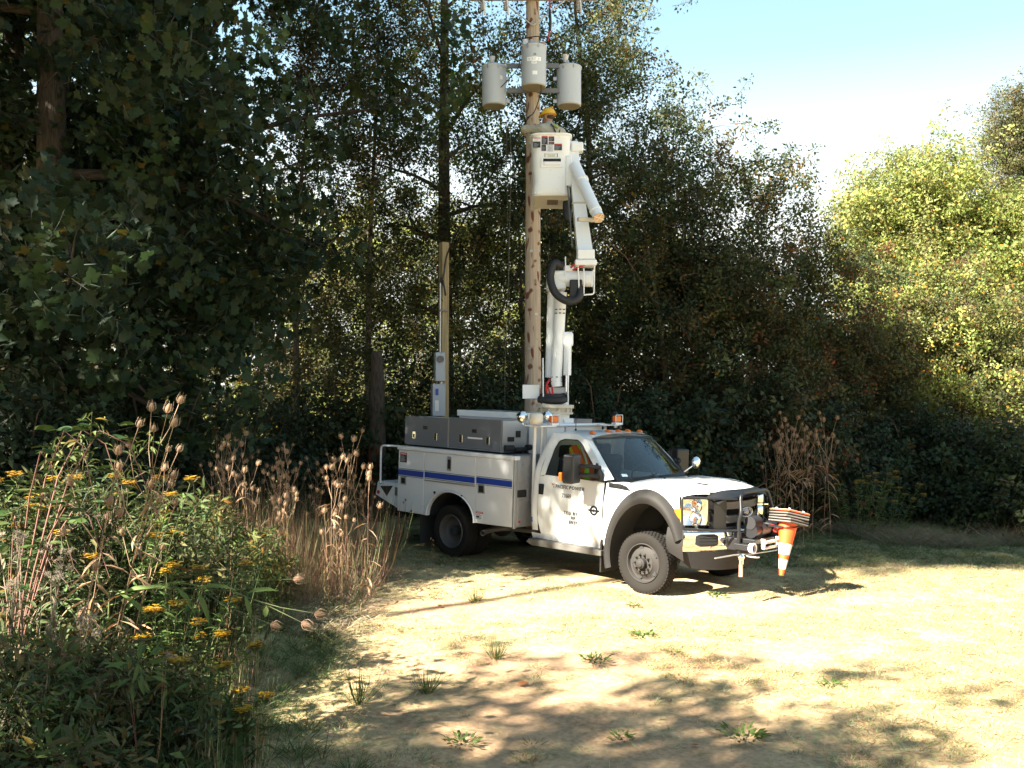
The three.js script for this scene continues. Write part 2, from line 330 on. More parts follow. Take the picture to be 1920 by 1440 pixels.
function makeShrub({ name = 'shrub', label, group, x, z, h, rx, rz = rx, n = 500, kind = 'bramble', cols = GREEN.mid, seed = 1, stems = 7, wood = BARK.brown, size = 1, cat = 'shrub' }) {
  const rd = rng(seed * 104729 + 5), t0 = thing(name, label, cat, [x, gy(x, z) - .04, z], group), items = [];
  for (let i = 0; i < stems; i++) {
    const a = i * 2.4 + rd(), k = .3 + .6 * rd(), e = V(Math.cos(a) * rx * k, h * (.6 + .35 * rd()), Math.sin(a) * rz * k);
    mesh('stem', sweep([V(Math.cos(a) * .1, 0, Math.sin(a) * .1), V(e.x * .35, e.y * .55, e.z * .35), V(e.x * .75, e.y * .95, e.z * .75), e], [.022, .016, .011, .005], 5), wood, t0);
  }
  for (let k = 0; k < n; k++) {
    const d = rdir(rd); d.y = Math.abs(d.y); const sh = Math.pow(rd(), .42), lump = .78 + .45 * noise(d.x * 2.2 + seed, d.y * 2.2, d.z * 2.2);
    const p = V(d.x * rx * sh * lump, Math.max(.04, d.y * h * sh * lump + .10 * h * rd()), d.z * rz * sh * lump), dir = d.clone().add(rdir(rd)).add(V(0, .1, 0)).normalize(), c = mixC(cols, rd);
    c.multiplyScalar(.8 + .5 * noise(p.x * 1.7 + seed, p.y * 1.7, p.z * 1.7)); items.push({ p, q: quatTo(dir, rd() * 6.28), s: size * (.6 + .7 * rd()), c });
  }
  const set = SPRIG[kind]; scatter('foliage', set[seed % set.length], M_leaf, items, t0);
  return t0;
}
// ---------------------------------------------------------------- trees and shrubs in view
const PX = (px, d) => (px - 960) / 1810 * d;             // world x of something d metres away
const round = t => Math.sin(PI * clamp(t * .86 + .12, 0, 1)), full = t => t < .12 ? .55 + t * 3 : Math.pow(Math.max(0, 1 - (t - .12) / .9), .55) + .06, cone = t => Math.pow(Math.max(0, 1 - t), .8) * .95 + .1;
const T = (name, label, px, d, o) => makeTree({ name, label, x: PX(px, d), z: -d, ...o });
T('maple_tree', 'big dark maple at the left edge with large lobed leaves hanging low', 95, 14.4, { h: 19, r: .30, y0: .12, rx: 4.8, rz: 2.9, prof: full, limbs: 26, kind: 'maple', n: 4200, cols: GREEN.maple, seed: 21, up: .15, droop: .75, clump: .8, twigs: 7, wood: BARK.dark });
T('maple_tree', 'dark maple crown overhanging the gap left of the utility pole', 345, 20, { h: 20, r: .26, y0: .2, rx: 4.6, rz: 2.6, prof: full, limbs: 24, kind: 'maplefar', n: 1100, cols: GREEN.maple.concat(GREEN.mid), seed: 22, up: .3, droop: .4, clump: .85, wood: BARK.dark, lean: [.03, 0] });
T('maple_tree', 'far left maple with a pale bare limb rising through its leaves', 20, 17, { h: 21, r: .28, y0: .2, rx: 4.4, prof: full, limbs: 20, kind: 'maplefar', n: 2000, cols: GREEN.maple, seed: 23, clump: .9, wood: BARK.grey });
T('cottonwood_tree', 'tall cottonwood with a dark straight trunk left of the transformers', 838, 23, { h: 20, r: .21, y0: .18, rx: 2.8, limbs: 26, kind: 'broad', n: 1450, cols: GREEN.olive.concat(GREEN.lime), seed: 24, clump: .7, wood: BARK.dark, droop: .35 });
T('cottonwood_tree', 'open crowned cottonwood behind the pole top and transformers', 1095, 24.5, { h: 16.5, r: .15, y0: .16, rx: 2.5, limbs: 26, kind: 'broad', n: 1250, cols: GREEN.mid.concat(GREEN.olive, [[.15, .17, .05]]), seed: 25, clump: .62, wood: BARK.grey });
T('alder_tree', 'slim alder behind the short wooden post', 690, 23, { h: 13, r: .10, y0: .2, rx: 2.1, limbs: 18, kind: 'broad', n: 750, cols: GREEN.olive.concat(GREEN.mid), seed: 26, clump: .6, wood: BARK.pale });
T('alder_tree', 'slim alder between the maple and the cottonwood trunk', 560, 22.5, { h: 12, r: .10, y0: .2, rx: 2.0, limbs: 16, kind: 'broad', n: 600, cols: GREEN.olive, seed: 27, clump: .6, wood: BARK.grey });
T('alder_tree', 'leafy alder right behind the raised bucket', 985, 23.5, { h: 11, r: .11, y0: .15, rx: 2.1, limbs: 18, kind: 'broad', n: 900, cols: GREEN.mid, seed: 28, clump: .6, wood: BARK.grey, stems: 2 });
T('wild_plum_tree', 'many stemmed dark tree right of the boom with a rounded top', 1270, 22, { h: 9.7, r: .13, y0: .14, rx: 2.6, limbs: 30, kind: 'broad', n: 1750, cols: GREEN.mid.concat(GREEN.blue, GREEN.olive), seed: 29, clump: .66, wood: BARK.brown, stems: 4, prof: round });
T('wild_plum_tree', 'shorter reddish brown tree sloping down right of the rounded dark one', 1420, 22.5, { h: 6.2, r: .09, y0: .10, rx: 2.1, limbs: 24, kind: 'broad', n: 1900, cols: GREEN.rusty.concat(GREEN.mid), seed: 30, clump: .62, wood: BARK.brown, stems: 3, prof: round });
T('wild_plum_tree', 'low olive tree at the foot of the sky gap', 1525, 24.5, { h: 4.9, r: .08, y0: .10, rx: 1.9, limbs: 20, kind: 'broad', n: 1400, cols: GREEN.olive, seed: 31, clump: .6, wood: BARK.brown, stems: 3, prof: round });
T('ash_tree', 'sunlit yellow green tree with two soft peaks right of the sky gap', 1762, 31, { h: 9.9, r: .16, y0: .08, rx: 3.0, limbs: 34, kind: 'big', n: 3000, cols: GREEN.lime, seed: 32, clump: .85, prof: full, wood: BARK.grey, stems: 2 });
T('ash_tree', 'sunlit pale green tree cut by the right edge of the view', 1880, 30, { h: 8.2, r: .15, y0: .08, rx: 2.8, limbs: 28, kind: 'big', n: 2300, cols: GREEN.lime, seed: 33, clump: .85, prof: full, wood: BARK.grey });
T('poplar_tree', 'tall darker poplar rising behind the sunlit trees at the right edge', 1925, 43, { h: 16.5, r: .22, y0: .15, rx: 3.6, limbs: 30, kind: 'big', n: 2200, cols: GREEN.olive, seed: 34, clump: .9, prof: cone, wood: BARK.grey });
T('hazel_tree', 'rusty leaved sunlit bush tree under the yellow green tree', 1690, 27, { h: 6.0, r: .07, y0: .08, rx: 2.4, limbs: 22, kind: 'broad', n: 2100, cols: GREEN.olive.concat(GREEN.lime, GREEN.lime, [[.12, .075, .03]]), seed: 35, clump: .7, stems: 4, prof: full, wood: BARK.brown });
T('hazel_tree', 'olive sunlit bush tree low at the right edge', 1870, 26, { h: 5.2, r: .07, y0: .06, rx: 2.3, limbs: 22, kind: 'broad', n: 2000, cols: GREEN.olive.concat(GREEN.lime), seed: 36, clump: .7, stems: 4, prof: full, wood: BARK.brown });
// a second line of sunlit trees seen through the gaps of the first
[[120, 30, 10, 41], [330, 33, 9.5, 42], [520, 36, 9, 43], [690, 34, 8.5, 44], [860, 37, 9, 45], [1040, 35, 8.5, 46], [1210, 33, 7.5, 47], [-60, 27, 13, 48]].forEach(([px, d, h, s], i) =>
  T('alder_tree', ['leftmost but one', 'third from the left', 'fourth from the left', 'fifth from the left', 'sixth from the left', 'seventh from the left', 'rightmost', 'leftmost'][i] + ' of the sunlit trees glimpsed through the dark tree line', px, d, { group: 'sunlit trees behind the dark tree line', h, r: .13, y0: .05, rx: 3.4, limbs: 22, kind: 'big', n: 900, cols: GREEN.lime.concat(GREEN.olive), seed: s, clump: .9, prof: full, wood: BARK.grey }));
// understorey along the tree line
const SH = (label, px, d, o) => makeShrub({ label, x: PX(px, d), z: -d, ...o });
SH('thin dark shrub behind the teasel thicket', 470, 18.5, { h: 3.0, rx: 1.9, n: 380, cols: GREEN.blue, seed: 51 });
SH('dark shrub behind the truck tailboard rail', 640, 20, { h: 3.4, rx: 1.7, n: 420, cols: GREEN.mid, seed: 52 });
SH('loose dark shrub behind the short wooden post', 800, 21, { h: 3.6, rx: 1.7, n: 420, cols: GREEN.mid, seed: 53 });
SH('dark shrub behind the grey tool chests', 930, 20.5, { h: 3.4, rx: 1.6, n: 520, cols: GREEN.blue, seed: 54 });
SH('dense dark shrub right behind the truck cab roof', 1130, 20, { h: 3.1, rx: 1.9, n: 900, cols: GREEN.blue, seed: 55 });
SH('dense dark shrub behind the windscreen and hood', 1290, 19.8, { h: 2.8, rx: 1.9, n: 900, cols: GREEN.mid.concat(GREEN.blue), seed: 56 });
SH('brownish dark shrub above the traffic cones', 1430, 20.5, { h: 3.2, rx: 1.9, n: 900, cols: GREEN.rusty.concat(GREEN.mid), seed: 57 });
SH('bramble mound left of the goldenrod', 1560, 22, { h: 2.6, rx: 2.0, n: 900, cols: GREEN.blue, seed: 58 });
SH('broad bramble mound behind the goldenrod', 1720, 22.5, { h: 2.5, rx: 2.3, n: 1100, cols: GREEN.blue.concat(GREEN.mid), seed: 59 });
SH('dark bramble mound at the right edge of the clearing', 1880, 21.5, { h: 2.3, rx: 2.2, n: 1000, cols: GREEN.mid, seed: 60 });
SH('low bramble mound in front of the right edge mound', 1960, 19.5, { h: 1.6, rx: 1.7, n: 600, cols: GREEN.mid, seed: 61 });
SH('dark shrub under the big left maple', 250, 15, { h: 2.6, rx: 1.8, n: 520, cols: GREEN.blue, seed: 62 });
SH('dark shrub at the far left beneath the maple branches', 40, 12, { h: 2.3, rx: 1.7, n: 520, cols: GREEN.blue, seed: 63 });
// sunlit bushes behind the tree line
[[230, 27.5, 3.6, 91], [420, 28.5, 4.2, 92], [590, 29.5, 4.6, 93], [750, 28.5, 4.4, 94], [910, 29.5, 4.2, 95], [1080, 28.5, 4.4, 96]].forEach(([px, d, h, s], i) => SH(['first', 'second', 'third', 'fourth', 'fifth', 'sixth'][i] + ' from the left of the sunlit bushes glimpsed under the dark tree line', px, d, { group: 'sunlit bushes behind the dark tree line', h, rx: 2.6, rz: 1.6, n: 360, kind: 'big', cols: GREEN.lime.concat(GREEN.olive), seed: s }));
// leafy weed bushes filling the near left
[[40, 7.4, 1.5, .75, 81, 'dark leafy weed bush behind the pale fluff at the left edge'], [160, 8.3, 1.55, .8, 82, 'leafy weed bush behind the sunny goldenrod'], [270, 8.4, 1.25, .7, 83, 'leafy weed bush at the right of the goldenrod'], [330, 9.4, 1.0, .7, 84, 'lower leafy weed bush before the dry thicket'], [150, 6.2, .8, .6, 85, 'dark leafy weed bush at the foot of the near teasels'], [250, 6.6, .7, .55, 86, 'low dark weed bush under the long leaning stem'], [60, 5.6, .7, .55, 87, 'low dark weed bush by the left bramble'], [400, 10.6, .9, .8, 88, 'yellow green weed bush at the left end of the dry thicket']].forEach(([px, d, h, rx, s, label]) => makeShrub({ name: 'weed_bush', label, cat: 'weed', group: 'leafy weed bushes at the near left', x: PX(px, d), z: -d, h, rx, n: 130, kind: 'narrow', cols: s === 88 || s === 82 ? [[.12, .165, .04], [.095, .14, .035], [.16, .17, .045]] : [[.085, .13, .038], [.10, .15, .042], [.07, .11, .034], [.15, .14, .055]], seed: s, size: .8 }));
// trees beyond the left and lower edges that throw the dappled shade
[[-9.3, -7.2, 21, 4.3, 71], [-12.5, -12, 20, 4.2, 72], [-13, -7, 18, 3.6, 73], [-8.0, 1.2, 7.9, 2.5, 74], [-10.8, -3.0, 22.5, 3.8, 76], [-3.4, 2.1, 5.8, 2.3, 78]].forEach(([x, z, h, rx, s], i) =>
  makeTree({ name: 'maple_tree', label: ['tall maple', 'broad tall maple', 'maple behind another', 'low maple', 'tallest maple', 'nearest small maple'][i] + ' beyond the left of the view, throwing shade over the clearing', group: 'shade trees beyond the left of the view', x, z, h, r: i === 4 ? .13 : .2, y0: [.40, .28, .3, .78, .68, .4][i], rx, limbs: 20, kind: 'maplefar', n: [1900, 1100, 1000, 300, 1100, 600][i], cols: GREEN.maple, seed: s, clump: .9, prof: full, wood: BARK.dark }));
// ---------------------------------------------------------------- bucket truck (x forward from the front axle, y up, z towards the viewer)
const truck = thing('bucket_truck', 'white utility bucket truck with blue stripe and its boom raised to the pole', 'truck', [2.438, 0, -13.583]);
truck.rotation.order = 'YXZ'; truck.rotation.set(0, -.753, -.036);
const dirt = dataTex(512, 512, (u, v) => { const s = clamp(1.02 - .10 * Math.max(0, fbm(u * 9, v * 9, 4) - .05) - (noise(u * 60, v * 60) > .52 ? .10 : 0) - .05 * Math.max(0, noise(u * 25, v * 4, 2.2)), 0, 1); return [s, s * .99, s * .965]; });
const MT = {
  white: phy([.80, .81, .82], .32, { clearcoat: .8, clearcoatRoughness: .08, map: dirt }),
  body: phy([.70, .71, .74], .38, { clearcoat: .5, clearcoatRoughness: .15, map: dirt }),
  boom: std([.77, .79, .82], .5, { map: dirt }),
  alu: std([.42, .43, .44], .42, { metalness: .75 }),
  tread: std([.45, .45, .46], .45, { metalness: .8 }),
  chrome: std([.80, .80, .80], .09, { metalness: 1 }),
  brushed: std([.16, .17, .195], .5, { metalness: .4 }),
  black: std([.009, .009, .010], .42),
  plastic: phy([.020, .020, .021], .6, { specularIntensity: .4 }),
  rubber: phy([.017, .0155, .014], .9, { map: dirt, specularIntensity: .25 }),
  dusty: phy([.021, .0195, .018], .65, { specularIntensity: .35 }),
  steel: std([.16, .155, .15], .55, { metalness: .4 }),
  board: std([.10, .092, .082], .85),
  under: std([.02, .02, .02], .9),
  glass: phy([.55, .62, .62], .02, { transmission: 1, thickness: 0, ior: 1.5, specularIntensity: 1 }),
  amber: phy([.85, .22, .015], .25, { transmission: .35, thickness: 0 }),
  red: std([.45, .02, .02], .5),
  blue: std([.012, .045, .30], .45),
  seat: std([.03, .03, .032], .9),
  hose: std([.013, .013, .014], .6),
  lens: phy([.95, .95, .95], .05, { transmission: 1, thickness: 0 }),
  cream: std([.50, .46, .38], .6),
};
const P = (name, geo, mat, parent = truck, label) => { const m = mesh(name, geo, mat, parent); if (label) m.userData.label = label; return m; };
// --- cab skin: z of the side as a function of height
const sideZ = (y, x = -1.2) => y < 1.42 ? .985 - .10 * ((y - 1.0) / .8) ** 2 + .010 * Math.sin((y - .5) * 5) : lerp(.958, .775, Math.pow((y - 1.42) / .62, 1.12));
const SP = (x, y, o = 0) => [x, y, sideZ(y, x) + o];
const curve = (pts, n) => { const c = new THREE.CatmullRomCurve3(pts.map(p => V(p[0], p[1], 0)), false, 'centripetal').getSpacedPoints(n); return c.map(p => [p.x, p.y]); };
const poly = (pts, n) => { const L = [0]; for (let i = 1; i < pts.length; i++) L.push(L[i - 1] + Math.hypot(pts[i][0] - pts[i - 1][0], pts[i][1] - pts[i - 1][1])); return Array.from({ length: n + 1 }, (_, k) => { const s = L.at(-1) * k / n; let i = 1; while (i < L.length - 1 && L[i] < s) i++; const t = (s - L[i - 1]) / (L[i] - L[i - 1]); return [lerp(pts[i - 1][0], pts[i][0], t), lerp(pts[i - 1][1], pts[i][1], t)]; }); };
const ruled = (A, B, o = 0, m = 3) => { const n = A.length - 1; return patch(n, m, (u, v) => { const i = Math.round(u * n), x = lerp(A[i][0], B[i][0], v), y = lerp(A[i][1], B[i][1], v); return SP(x, y, o); }, true); };
// openings and outlines
const winOut = poly([[-1.83, 1.42], [-1.755, 1.80], [-1.70, 1.925], [-1.60, 1.955], [-1.36, 1.955], [-1.26, 1.90], [-.98, 1.62], [-.80, 1.40], [-1.2, 1.41], [-1.83, 1.42]], 90);
const doorOut = poly([[-1.93, 1.40], [-1.865, 1.78], [-1.80, 1.99], [-1.66, 2.03], [-1.36, 2.03], [-1.20, 1.96], [-.90, 1.67], [-.72, 1.43], [-1.2, 1.375], [-1.93, 1.375]], 90);
for (const s of [1, -1]) {
  const f = g => s > 0 ? g : mirrorZ(g), D = [];
  // door: lower skin and window frame
  D.push(patch(12, 14, (u, v) => { const y = lerp(.56, 1.40, v), x = lerp(-1.93 + .05 * Math.max(0, (.75 - y) / .2), -.745 - .03 * Math.max(0, (.8 - y) / .3), u); return SP(x, y, .004 - .010 * Math.exp(-(((y - .86) / .03) ** 2))); }));
  D.push(ruled(winOut, doorOut, .004));
  const door = P('door', D.map(f), MT.white);
  // dark rubber around the glass, and the pane
  P('window_seal', f(ruled(poly(winOut.map(([x, y]) => [lerp(x, -1.4, .045), lerp(y, 1.66, .05)]), 90), winOut, -.006, 1)), MT.black, door);
  P('window', f(ruled(winOut, winOut.map(() => [-1.42, 1.64]), -.012, 6)), MT.glass, door);
  P('door_handle', [f(bx(-1.93 + .0, -1.835, 1.13, 1.285, .955, .992, .012))], MT.plastic, door);
  P('handle_grip', f(bx(-1.875, -1.855, 1.15, 1.265, .985, 1.012, .008)), MT.black, door);
  // cab back corner behind the door, rocker, A-pillar
  P('cab_corner', [f(patch(4, 26, (u, v) => { const y = lerp(.60, 2.03, v), k = y < 1.4 ? 0 : (y - 1.4) / .63, xr = lerp(-2.09, -1.89, k * k * .6 + k * .4), xf = y < 1.375 ? -1.936 : lerp(-1.936, -1.70, k) - .055 * Math.sin(k * PI), x = lerp(xr, xf, u), e = Math.max(0, (xr + .07 - x) / .07); const p = SP(x, y); p[2] -= .05 * e * e; return p; }))], MT.white);
  P('rocker_panel', f(patch(14, 4, (u, v) => { const x = lerp(-2.07, -.70, u), y = lerp(.47, .558, v); return [x, y, sideZ(.56) - .03 * (1 - v)]; })), MT.white);
  P('windshield_pillar', f(patch(16, 4, (u, v) => { const t = u, x = lerp(-.66, -1.235, t), y = lerp(1.44, 1.985, t), z = lerp(.945, .775, t); return [x - .085 * v * (1 - .25 * t) + .03 * (1 - v), y - .015 * v + .012 * (1 - v), z + .020 * v - .055 * (1 - v) * (1 - v) - .02 * t]; }, true)), MT.white);
  // front fender above the wheel
  const arch = Array.from({ length: 31 }, (_, i) => { const a = lerp(PI * 1.04, .42, i / 30); return [(a > 1.57 ? .66 : .60) * Math.cos(a), .50 + .72 * Math.sin(a)]; });
  const top = poly([[-.735, .60], [-.735, 1.0], [-.72, 1.40], [-.40, 1.435], [.2, 1.425], [.42, 1.385], [.46, 1.30], [.48, .95]], 30);
  const fz = (x, y) => .985 - .045 * sstep(1.1, 1.44, y) - .05 * sstep(.2, .6, x);
  P('front_fender', f(patch(30, 8, (u, v) => { const i = Math.round(u * 30), x = lerp(top[i][0], arch[i][0], v), y = lerp(top[i][1], arch[i][1], v); return [x, y, fz(x, y)]; })), MT.white);
  // black wheel-arch flare, rounded in section
  P('fender_flare', f(patch(36, 8, (u, v) => { const a = lerp(PI * 1.10, .40, u), t = v * PI, rr = .64 + .17 * (1 - v), e = 1 + .10 * Math.sin(a), wide = .055 * Math.sin(t) + .04 * v; return [rr * Math.cos(a) * (a > 1.57 ? .88 : .80), .47 + rr * e * Math.sin(a) * 1.02, fz(0, 1) + .012 + wide - .02 * (1 - v)]; })), MT.dusty, truck, s > 0 ? 'dusty dark grey wheel arch flare' : undefined);
  P('wheel_arch_liner', f(patch(20, 3, (u, v) => { const a = lerp(PI * 1.10, .40, u), rr = .645; return [rr * Math.cos(a) * (a > 1.57 ? .88 : .80), .47 + rr * 1.1 * Math.sin(a), lerp(1.02, .55, v)]; })), MT.under);
  P('mud_flap', f(bx(-.75, -.72, .17, .62, .62, 1.02, .01)), MT.dusty);
  // vent badge and round door badge
  P('fender_vent', [f(extrude([[-.665, 1.345], [-.30, 1.325], [-.36, 1.375], [-.46, 1.405], [-.665, 1.405]], .012, .004).translate(0, 0, .952)), ...[0, 1, 2, 3].map(k => f(bx(-.63 + k * .07, -.585 + k * .07, 1.355, 1.388, .962, .972, .003)))], MT.plastic);
  P('door_badge', [f(at(new THREE.TorusGeometry(.055, .016, 8, 24), -.89, 1.0, .992)), f(bx(-.985, -.795, .988, 1.012, .988, 1.008, .004)), f(at(cyl(.02, .02, .02, 12), -.89, 1.0, .992, PI / 2))], MT.plastic, door);
}
const frontX = z => .92 - .38 * z * z;                  // how the nose curves back towards the corners
// roof, back wall, floor, cowl
P('roof', patch(20, 24, (u, v) => {
  const s = v * 2 - 1, a = Math.abs(s), x = lerp(-1.90, -1.17, u) + .055 * (1 - s * s) * u, edge = Math.pow(a, 5);
  const crown = 2.075 - .05 * edge - .028 * s * s - .03 * Math.pow(Math.max(0, (u - .55) / .45), 2) - .05 * Math.pow(Math.max(0, (.22 - u) / .22), 2); return [x, crown, s * (.765 + .010 * edge)]; }, true), MT.white);
P('cab_back', [patch(10, 12, (u, v) => { const s = u * 2 - 1, y = lerp(.58, 2.02, v), k = Math.max(0, (y - 1.4) / .63); return [lerp(-2.09, -1.89, k * k * .6 + k * .4) - .012 * (1 - s * s), y, s * (sideZ(y) - .04)]; })], MT.white);
P('rear_window', patch(6, 4, (u, v) => { const s = u * 2 - 1, y = lerp(1.5, 1.9, v), k = (y - 1.4) / .63; return [lerp(-2.09, -1.89, k * k * .6 + k * .4) - .026, y, s * .60]; }), MT.black);
P('cab_floor', [bx(-2.06, -.62, .60, .66, -.93, .93), bx(-.70, -.64, .6, 1.42, -.93, .93)], MT.under);
const wsAt = (u, v, o = 0) => { const s = u * 2 - 1, zt = .725, zb = .865, z = s * lerp(zb, zt, v), x = lerp(-.615, -1.175, v) + lerp(.12, .055, v) * (1 - s * s) + o * .7, y = lerp(1.435, 1.985, v) + .012 * (1 - s * s) * v + o; return [x, y, z]; };
P('windshield', patch(20, 10, (u, v) => wsAt(lerp(.02, .98, u), lerp(.02, .98, v))), MT.glass);
P('windshield_seal', [patch(20, 1, (u, v) => wsAt(u, lerp(.955, 1.0, v), .004)), patch(20, 1, (u, v) => wsAt(u, lerp(0, .06, v), .004)), patch(1, 10, (u, v) => wsAt(lerp(0, .035, u), v, .004)), patch(1, 10, (u, v) => wsAt(lerp(.965, 1, u), v, .004))], MT.black);
P('cowl', patch(20, 3, (u, v) => { const p = wsAt(u, .02, 0); return [lerp(p[0] - .01, -.40 + .10 * (1 - (u * 2 - 1) ** 2), v), lerp(p[1] - .004, 1.418, v) - .02 * Math.sin(v * PI), p[2] * lerp(1, .97, v)]; }), MT.plastic);
for (const [z0, z1] of [[.62, .02], [-.02, -.60]]) P('wiper', tube([[-.50, 1.46, z0], [-.47, 1.475, lerp(z0, z1, .5)], [-.53, 1.50, z1]], .009, 12, 6), MT.black);
// hood with raised centre and two vents
const hoodY = (x, s) => { const a = Math.abs(s), t = clamp((x + .42) / 1.27, 0, 1); return 1.455 - .055 * Math.pow(t, 2.2) - .05 * Math.pow(a, 4) + .035 * sstep(.62, .40, a) * sstep(-.1, .5, t) - .05 * Math.pow(t, 9); };
P('hood', patch(26, 30, (u, v) => { const s = v * 2 - 1, x = lerp(-.42 + .10 * (1 - s * s), .87 - .38 * s * s, u), e = Math.pow(Math.abs(s), 10) * .03 + .03 * Math.pow(u, 12); return [x, hoodY(x, s) - e, s * lerp(.945, .935, u)]; }), MT.white);
for (const z of [.42, -.42]) P('hood_vent', at(box(.16, .012, .07, .005), .48, hoodY(.48, z / .92) + .004, z, 0, 0, -.05), MT.black);
for (const [x, z] of [[-.2, .3], [-.2, -.3]]) P('washer_nozzle', at(box(.03, .014, .02, .004), x, hoodY(x, z / .93) + .006, z), MT.black);
// marker lights on the roof
for (const z of [.58, .24, 0, -.24, -.58]) { const x = -1.20 + .055 * (1 - (z / .76) ** 2) + .0; P('marker_light', at(new THREE.SphereGeometry(.05, 14, 8, 0, 2 * PI, 0, PI / 2), x - .10, 2.062 - .02 * (z / .7) ** 2, z, 0, 0, -.06, [1.1, .75, .8]), MT.amber); }
P('antenna', [cylBetween([-1.72, 2.06, .42], [-1.72, 2.24, .42], .005), at(cyl(.02, .014, .03), -1.72, 2.075, .42)], MT.black);
// front end: grille, headlights, emblem
P('grille_surround', bx(.50, .66, .86, 1.37, -.62, .62), MT.under);
const bow = (z0, z1, y0, y1, o, n = 20) => [patch(n, 1, (u, v) => { const z = lerp(z0, z1, u); return [frontX(z) + o, lerp(y0, y1, v), z]; }), patch(n, 1, (u, v) => { const z = lerp(z0, z1, u); return [frontX(z) + o - .06 * (1 - v), y1 + .004 * (1 - v), z]; }), patch(n, 1, (u, v) => { const z = lerp(z0, z1, u); return [frontX(z) + o - .06 * v, y0, z]; })];
P('grille_frame', [...bow(-.62, .62, 1.29, 1.375, -.05), ...bow(-.62, .62, .86, .92, -.05), ...bow(.53, .63, .9, 1.32, -.045, 3), ...bow(-.63, -.53, .9, 1.32, -.045, 3)], MT.plastic);
for (const y of [1.20, 1.02]) P('grille_bar', bow(-.53, .53, y - .048, y + .048, -.035), std([.10, .095, .085], .5));
P('emblem', at(new THREE.SphereGeometry(1, 24, 12), .90, 1.10, 0, 0, 0, 0, [.022, .062, .15]), phy([.012, .03, .10], .12, { clearcoat: 1 }));
P('emblem_ring', at(new THREE.TorusGeometry(1, .07, 8, 36), .905, 1.10, 0, 0, PI / 2, 0, [.15, .062, .2]), MT.chrome);
for (const s of [1, -1]) {
  const f = g => s > 0 ? g : mirrorZ(g);
  const hx = (u, o) => { const z = lerp(.645, .975, u); return [frontX(z) + o, z]; };
  const hl = P('headlight', f(patch(8, 8, (u, v) => { const [x, z] = hx(u, .0); return [x - .01 * v, lerp(.955, 1.295, v), z]; })), MT.lens);
  P('reflector', [f(patch(10, 10, (u, v) => { const [x, z] = hx(u, -.05); return [x - .05 * Math.sin(u * PI) * Math.sin(v * PI), lerp(.958, 1.292, v), z]; })), f(at(new THREE.SphereGeometry(.085, 16, 10), .665, 1.21, .78, 0, .5, 0, [.5, 1, 1])), f(at(new THREE.SphereGeometry(.085, 16, 10), .665, 1.04, .78, 0, .5, 0, [.5, 1, 1])), f(at(box(.05, .02, .26, .005), .66, 1.125, .80, 0, .55, 0))], MT.chrome, hl);
  P('turn_signal', f(patch(4, 6, (u, v) => [lerp(.555, .43, u), lerp(1.0 + .10 * u, 1.17, v), lerp(.978, .985, u)])), MT.amber);
  P('signal_top', f(patch(4, 2, (u, v) => [lerp(.555, .42, u), lerp(1.175, 1.295, v), lerp(.978, .983, u)])), MT.lens);
}
// bumper: chrome bar with openings, grey ends, air dam
{
  const bsec = z => .965 - .40 * z * z;
  const prof = [[-.10, .90], [-.015, .895], [.0, .86], [.005, .78], [-.01, .66], [-.03, .625], [-.10, .62]];
  P('bumper', patch(48, 6, (u, v) => { const z = lerp(-.99, .99, u), p = prof[Math.round(v * 6)]; return [bsec(z) + p[0], p[1] - .0 * z, z]; }), MT.chrome);
  for (const s of [1, -1]) {
    const f = g => s > 0 ? g : mirrorZ(g);
    P('fog_light_recess', f(patch(10, 4, (u, v) => { const z = lerp(.58, .86, u), k = Math.min(1, Math.min(u, 1 - u) * 6); return [bsec(z) + .012, lerp(.775 - .085 * (.7 + .3 * k), .775 + .075 * (.6 + .4 * k), v), z]; }, true)), MT.plastic);
    for (let k = 0; k < 3; k++) P('recess_slat', f(patch(8, 1, (u, v) => { const z = lerp(.61, .83, u); return [bsec(z) + .018, lerp(.715 + k * .042, .735 + k * .042, v), z]; }, true)), MT.black);
    P('bumper_end', f(patch(12, 6, (u, v) => { const t = u, x = lerp(.585, .33, t), y = lerp(lerp(.50, .60, t), lerp(.90, .92, t), v); return [x, y, .985 + .035 * Math.sin(v * PI)]; }, true)), MT.dusty);
    P('tow_bracket', f(bx(.86, 1.02, .64, .80, .30, .42, .01)), MT.black);
  }
  P('air_dam', patch(40, 4, (u, v) => { const z = lerp(-.97, .97, u); return [bsec(z) - .02 - .06 * v, lerp(.625, .36 + .09 * Math.pow(Math.abs(z), 4), v), z]; }), MT.plastic);
  P('number_plate_bracket', bx(.985, 1.01, .66, .86, -.34, .30, .01), MT.black);
}
// brush guard
{
  const g = [], r = .024, x = 1.04;
  g.push(bentTube([[x, .62, .40], [x, 1.02, .42], [x + .03, 1.12, .42], [x - .02, 1.385, .36], [x - .02, 1.385, -.36], [x + .03, 1.12, -.42], [x, 1.02, -.42], [x, .62, -.40]], r, .09, 10));
  for (const s of [1, -1]) {
    g.push(bentTube([[x - .04, 1.30, s * .40], [.83, 1.315, s * .70], [.56, 1.33, s * 1.03], [.58, .925, s * 1.03], [.85, .905, s * .70], [x, .90, s * .41]], .017, .05, 8));
    g.push(patch(2, 1, (u, v) => { const z = lerp(.48, .66, u); return [frontX(z) + .06, lerp(.90, 1.31, v), s * z]; }));
  }
  P('brush_guard', g, MT.black);
  P('guard_plate', patch(16, 5, (u, v) => { const z = lerp(-.66, .66, u), a = Math.abs(z) / .66; return [frontX(z) + lerp(-.07, .12, v), lerp(1.405, 1.33, v * v) - .09 * Math.pow(a, 6), z]; }), MT.black);
}
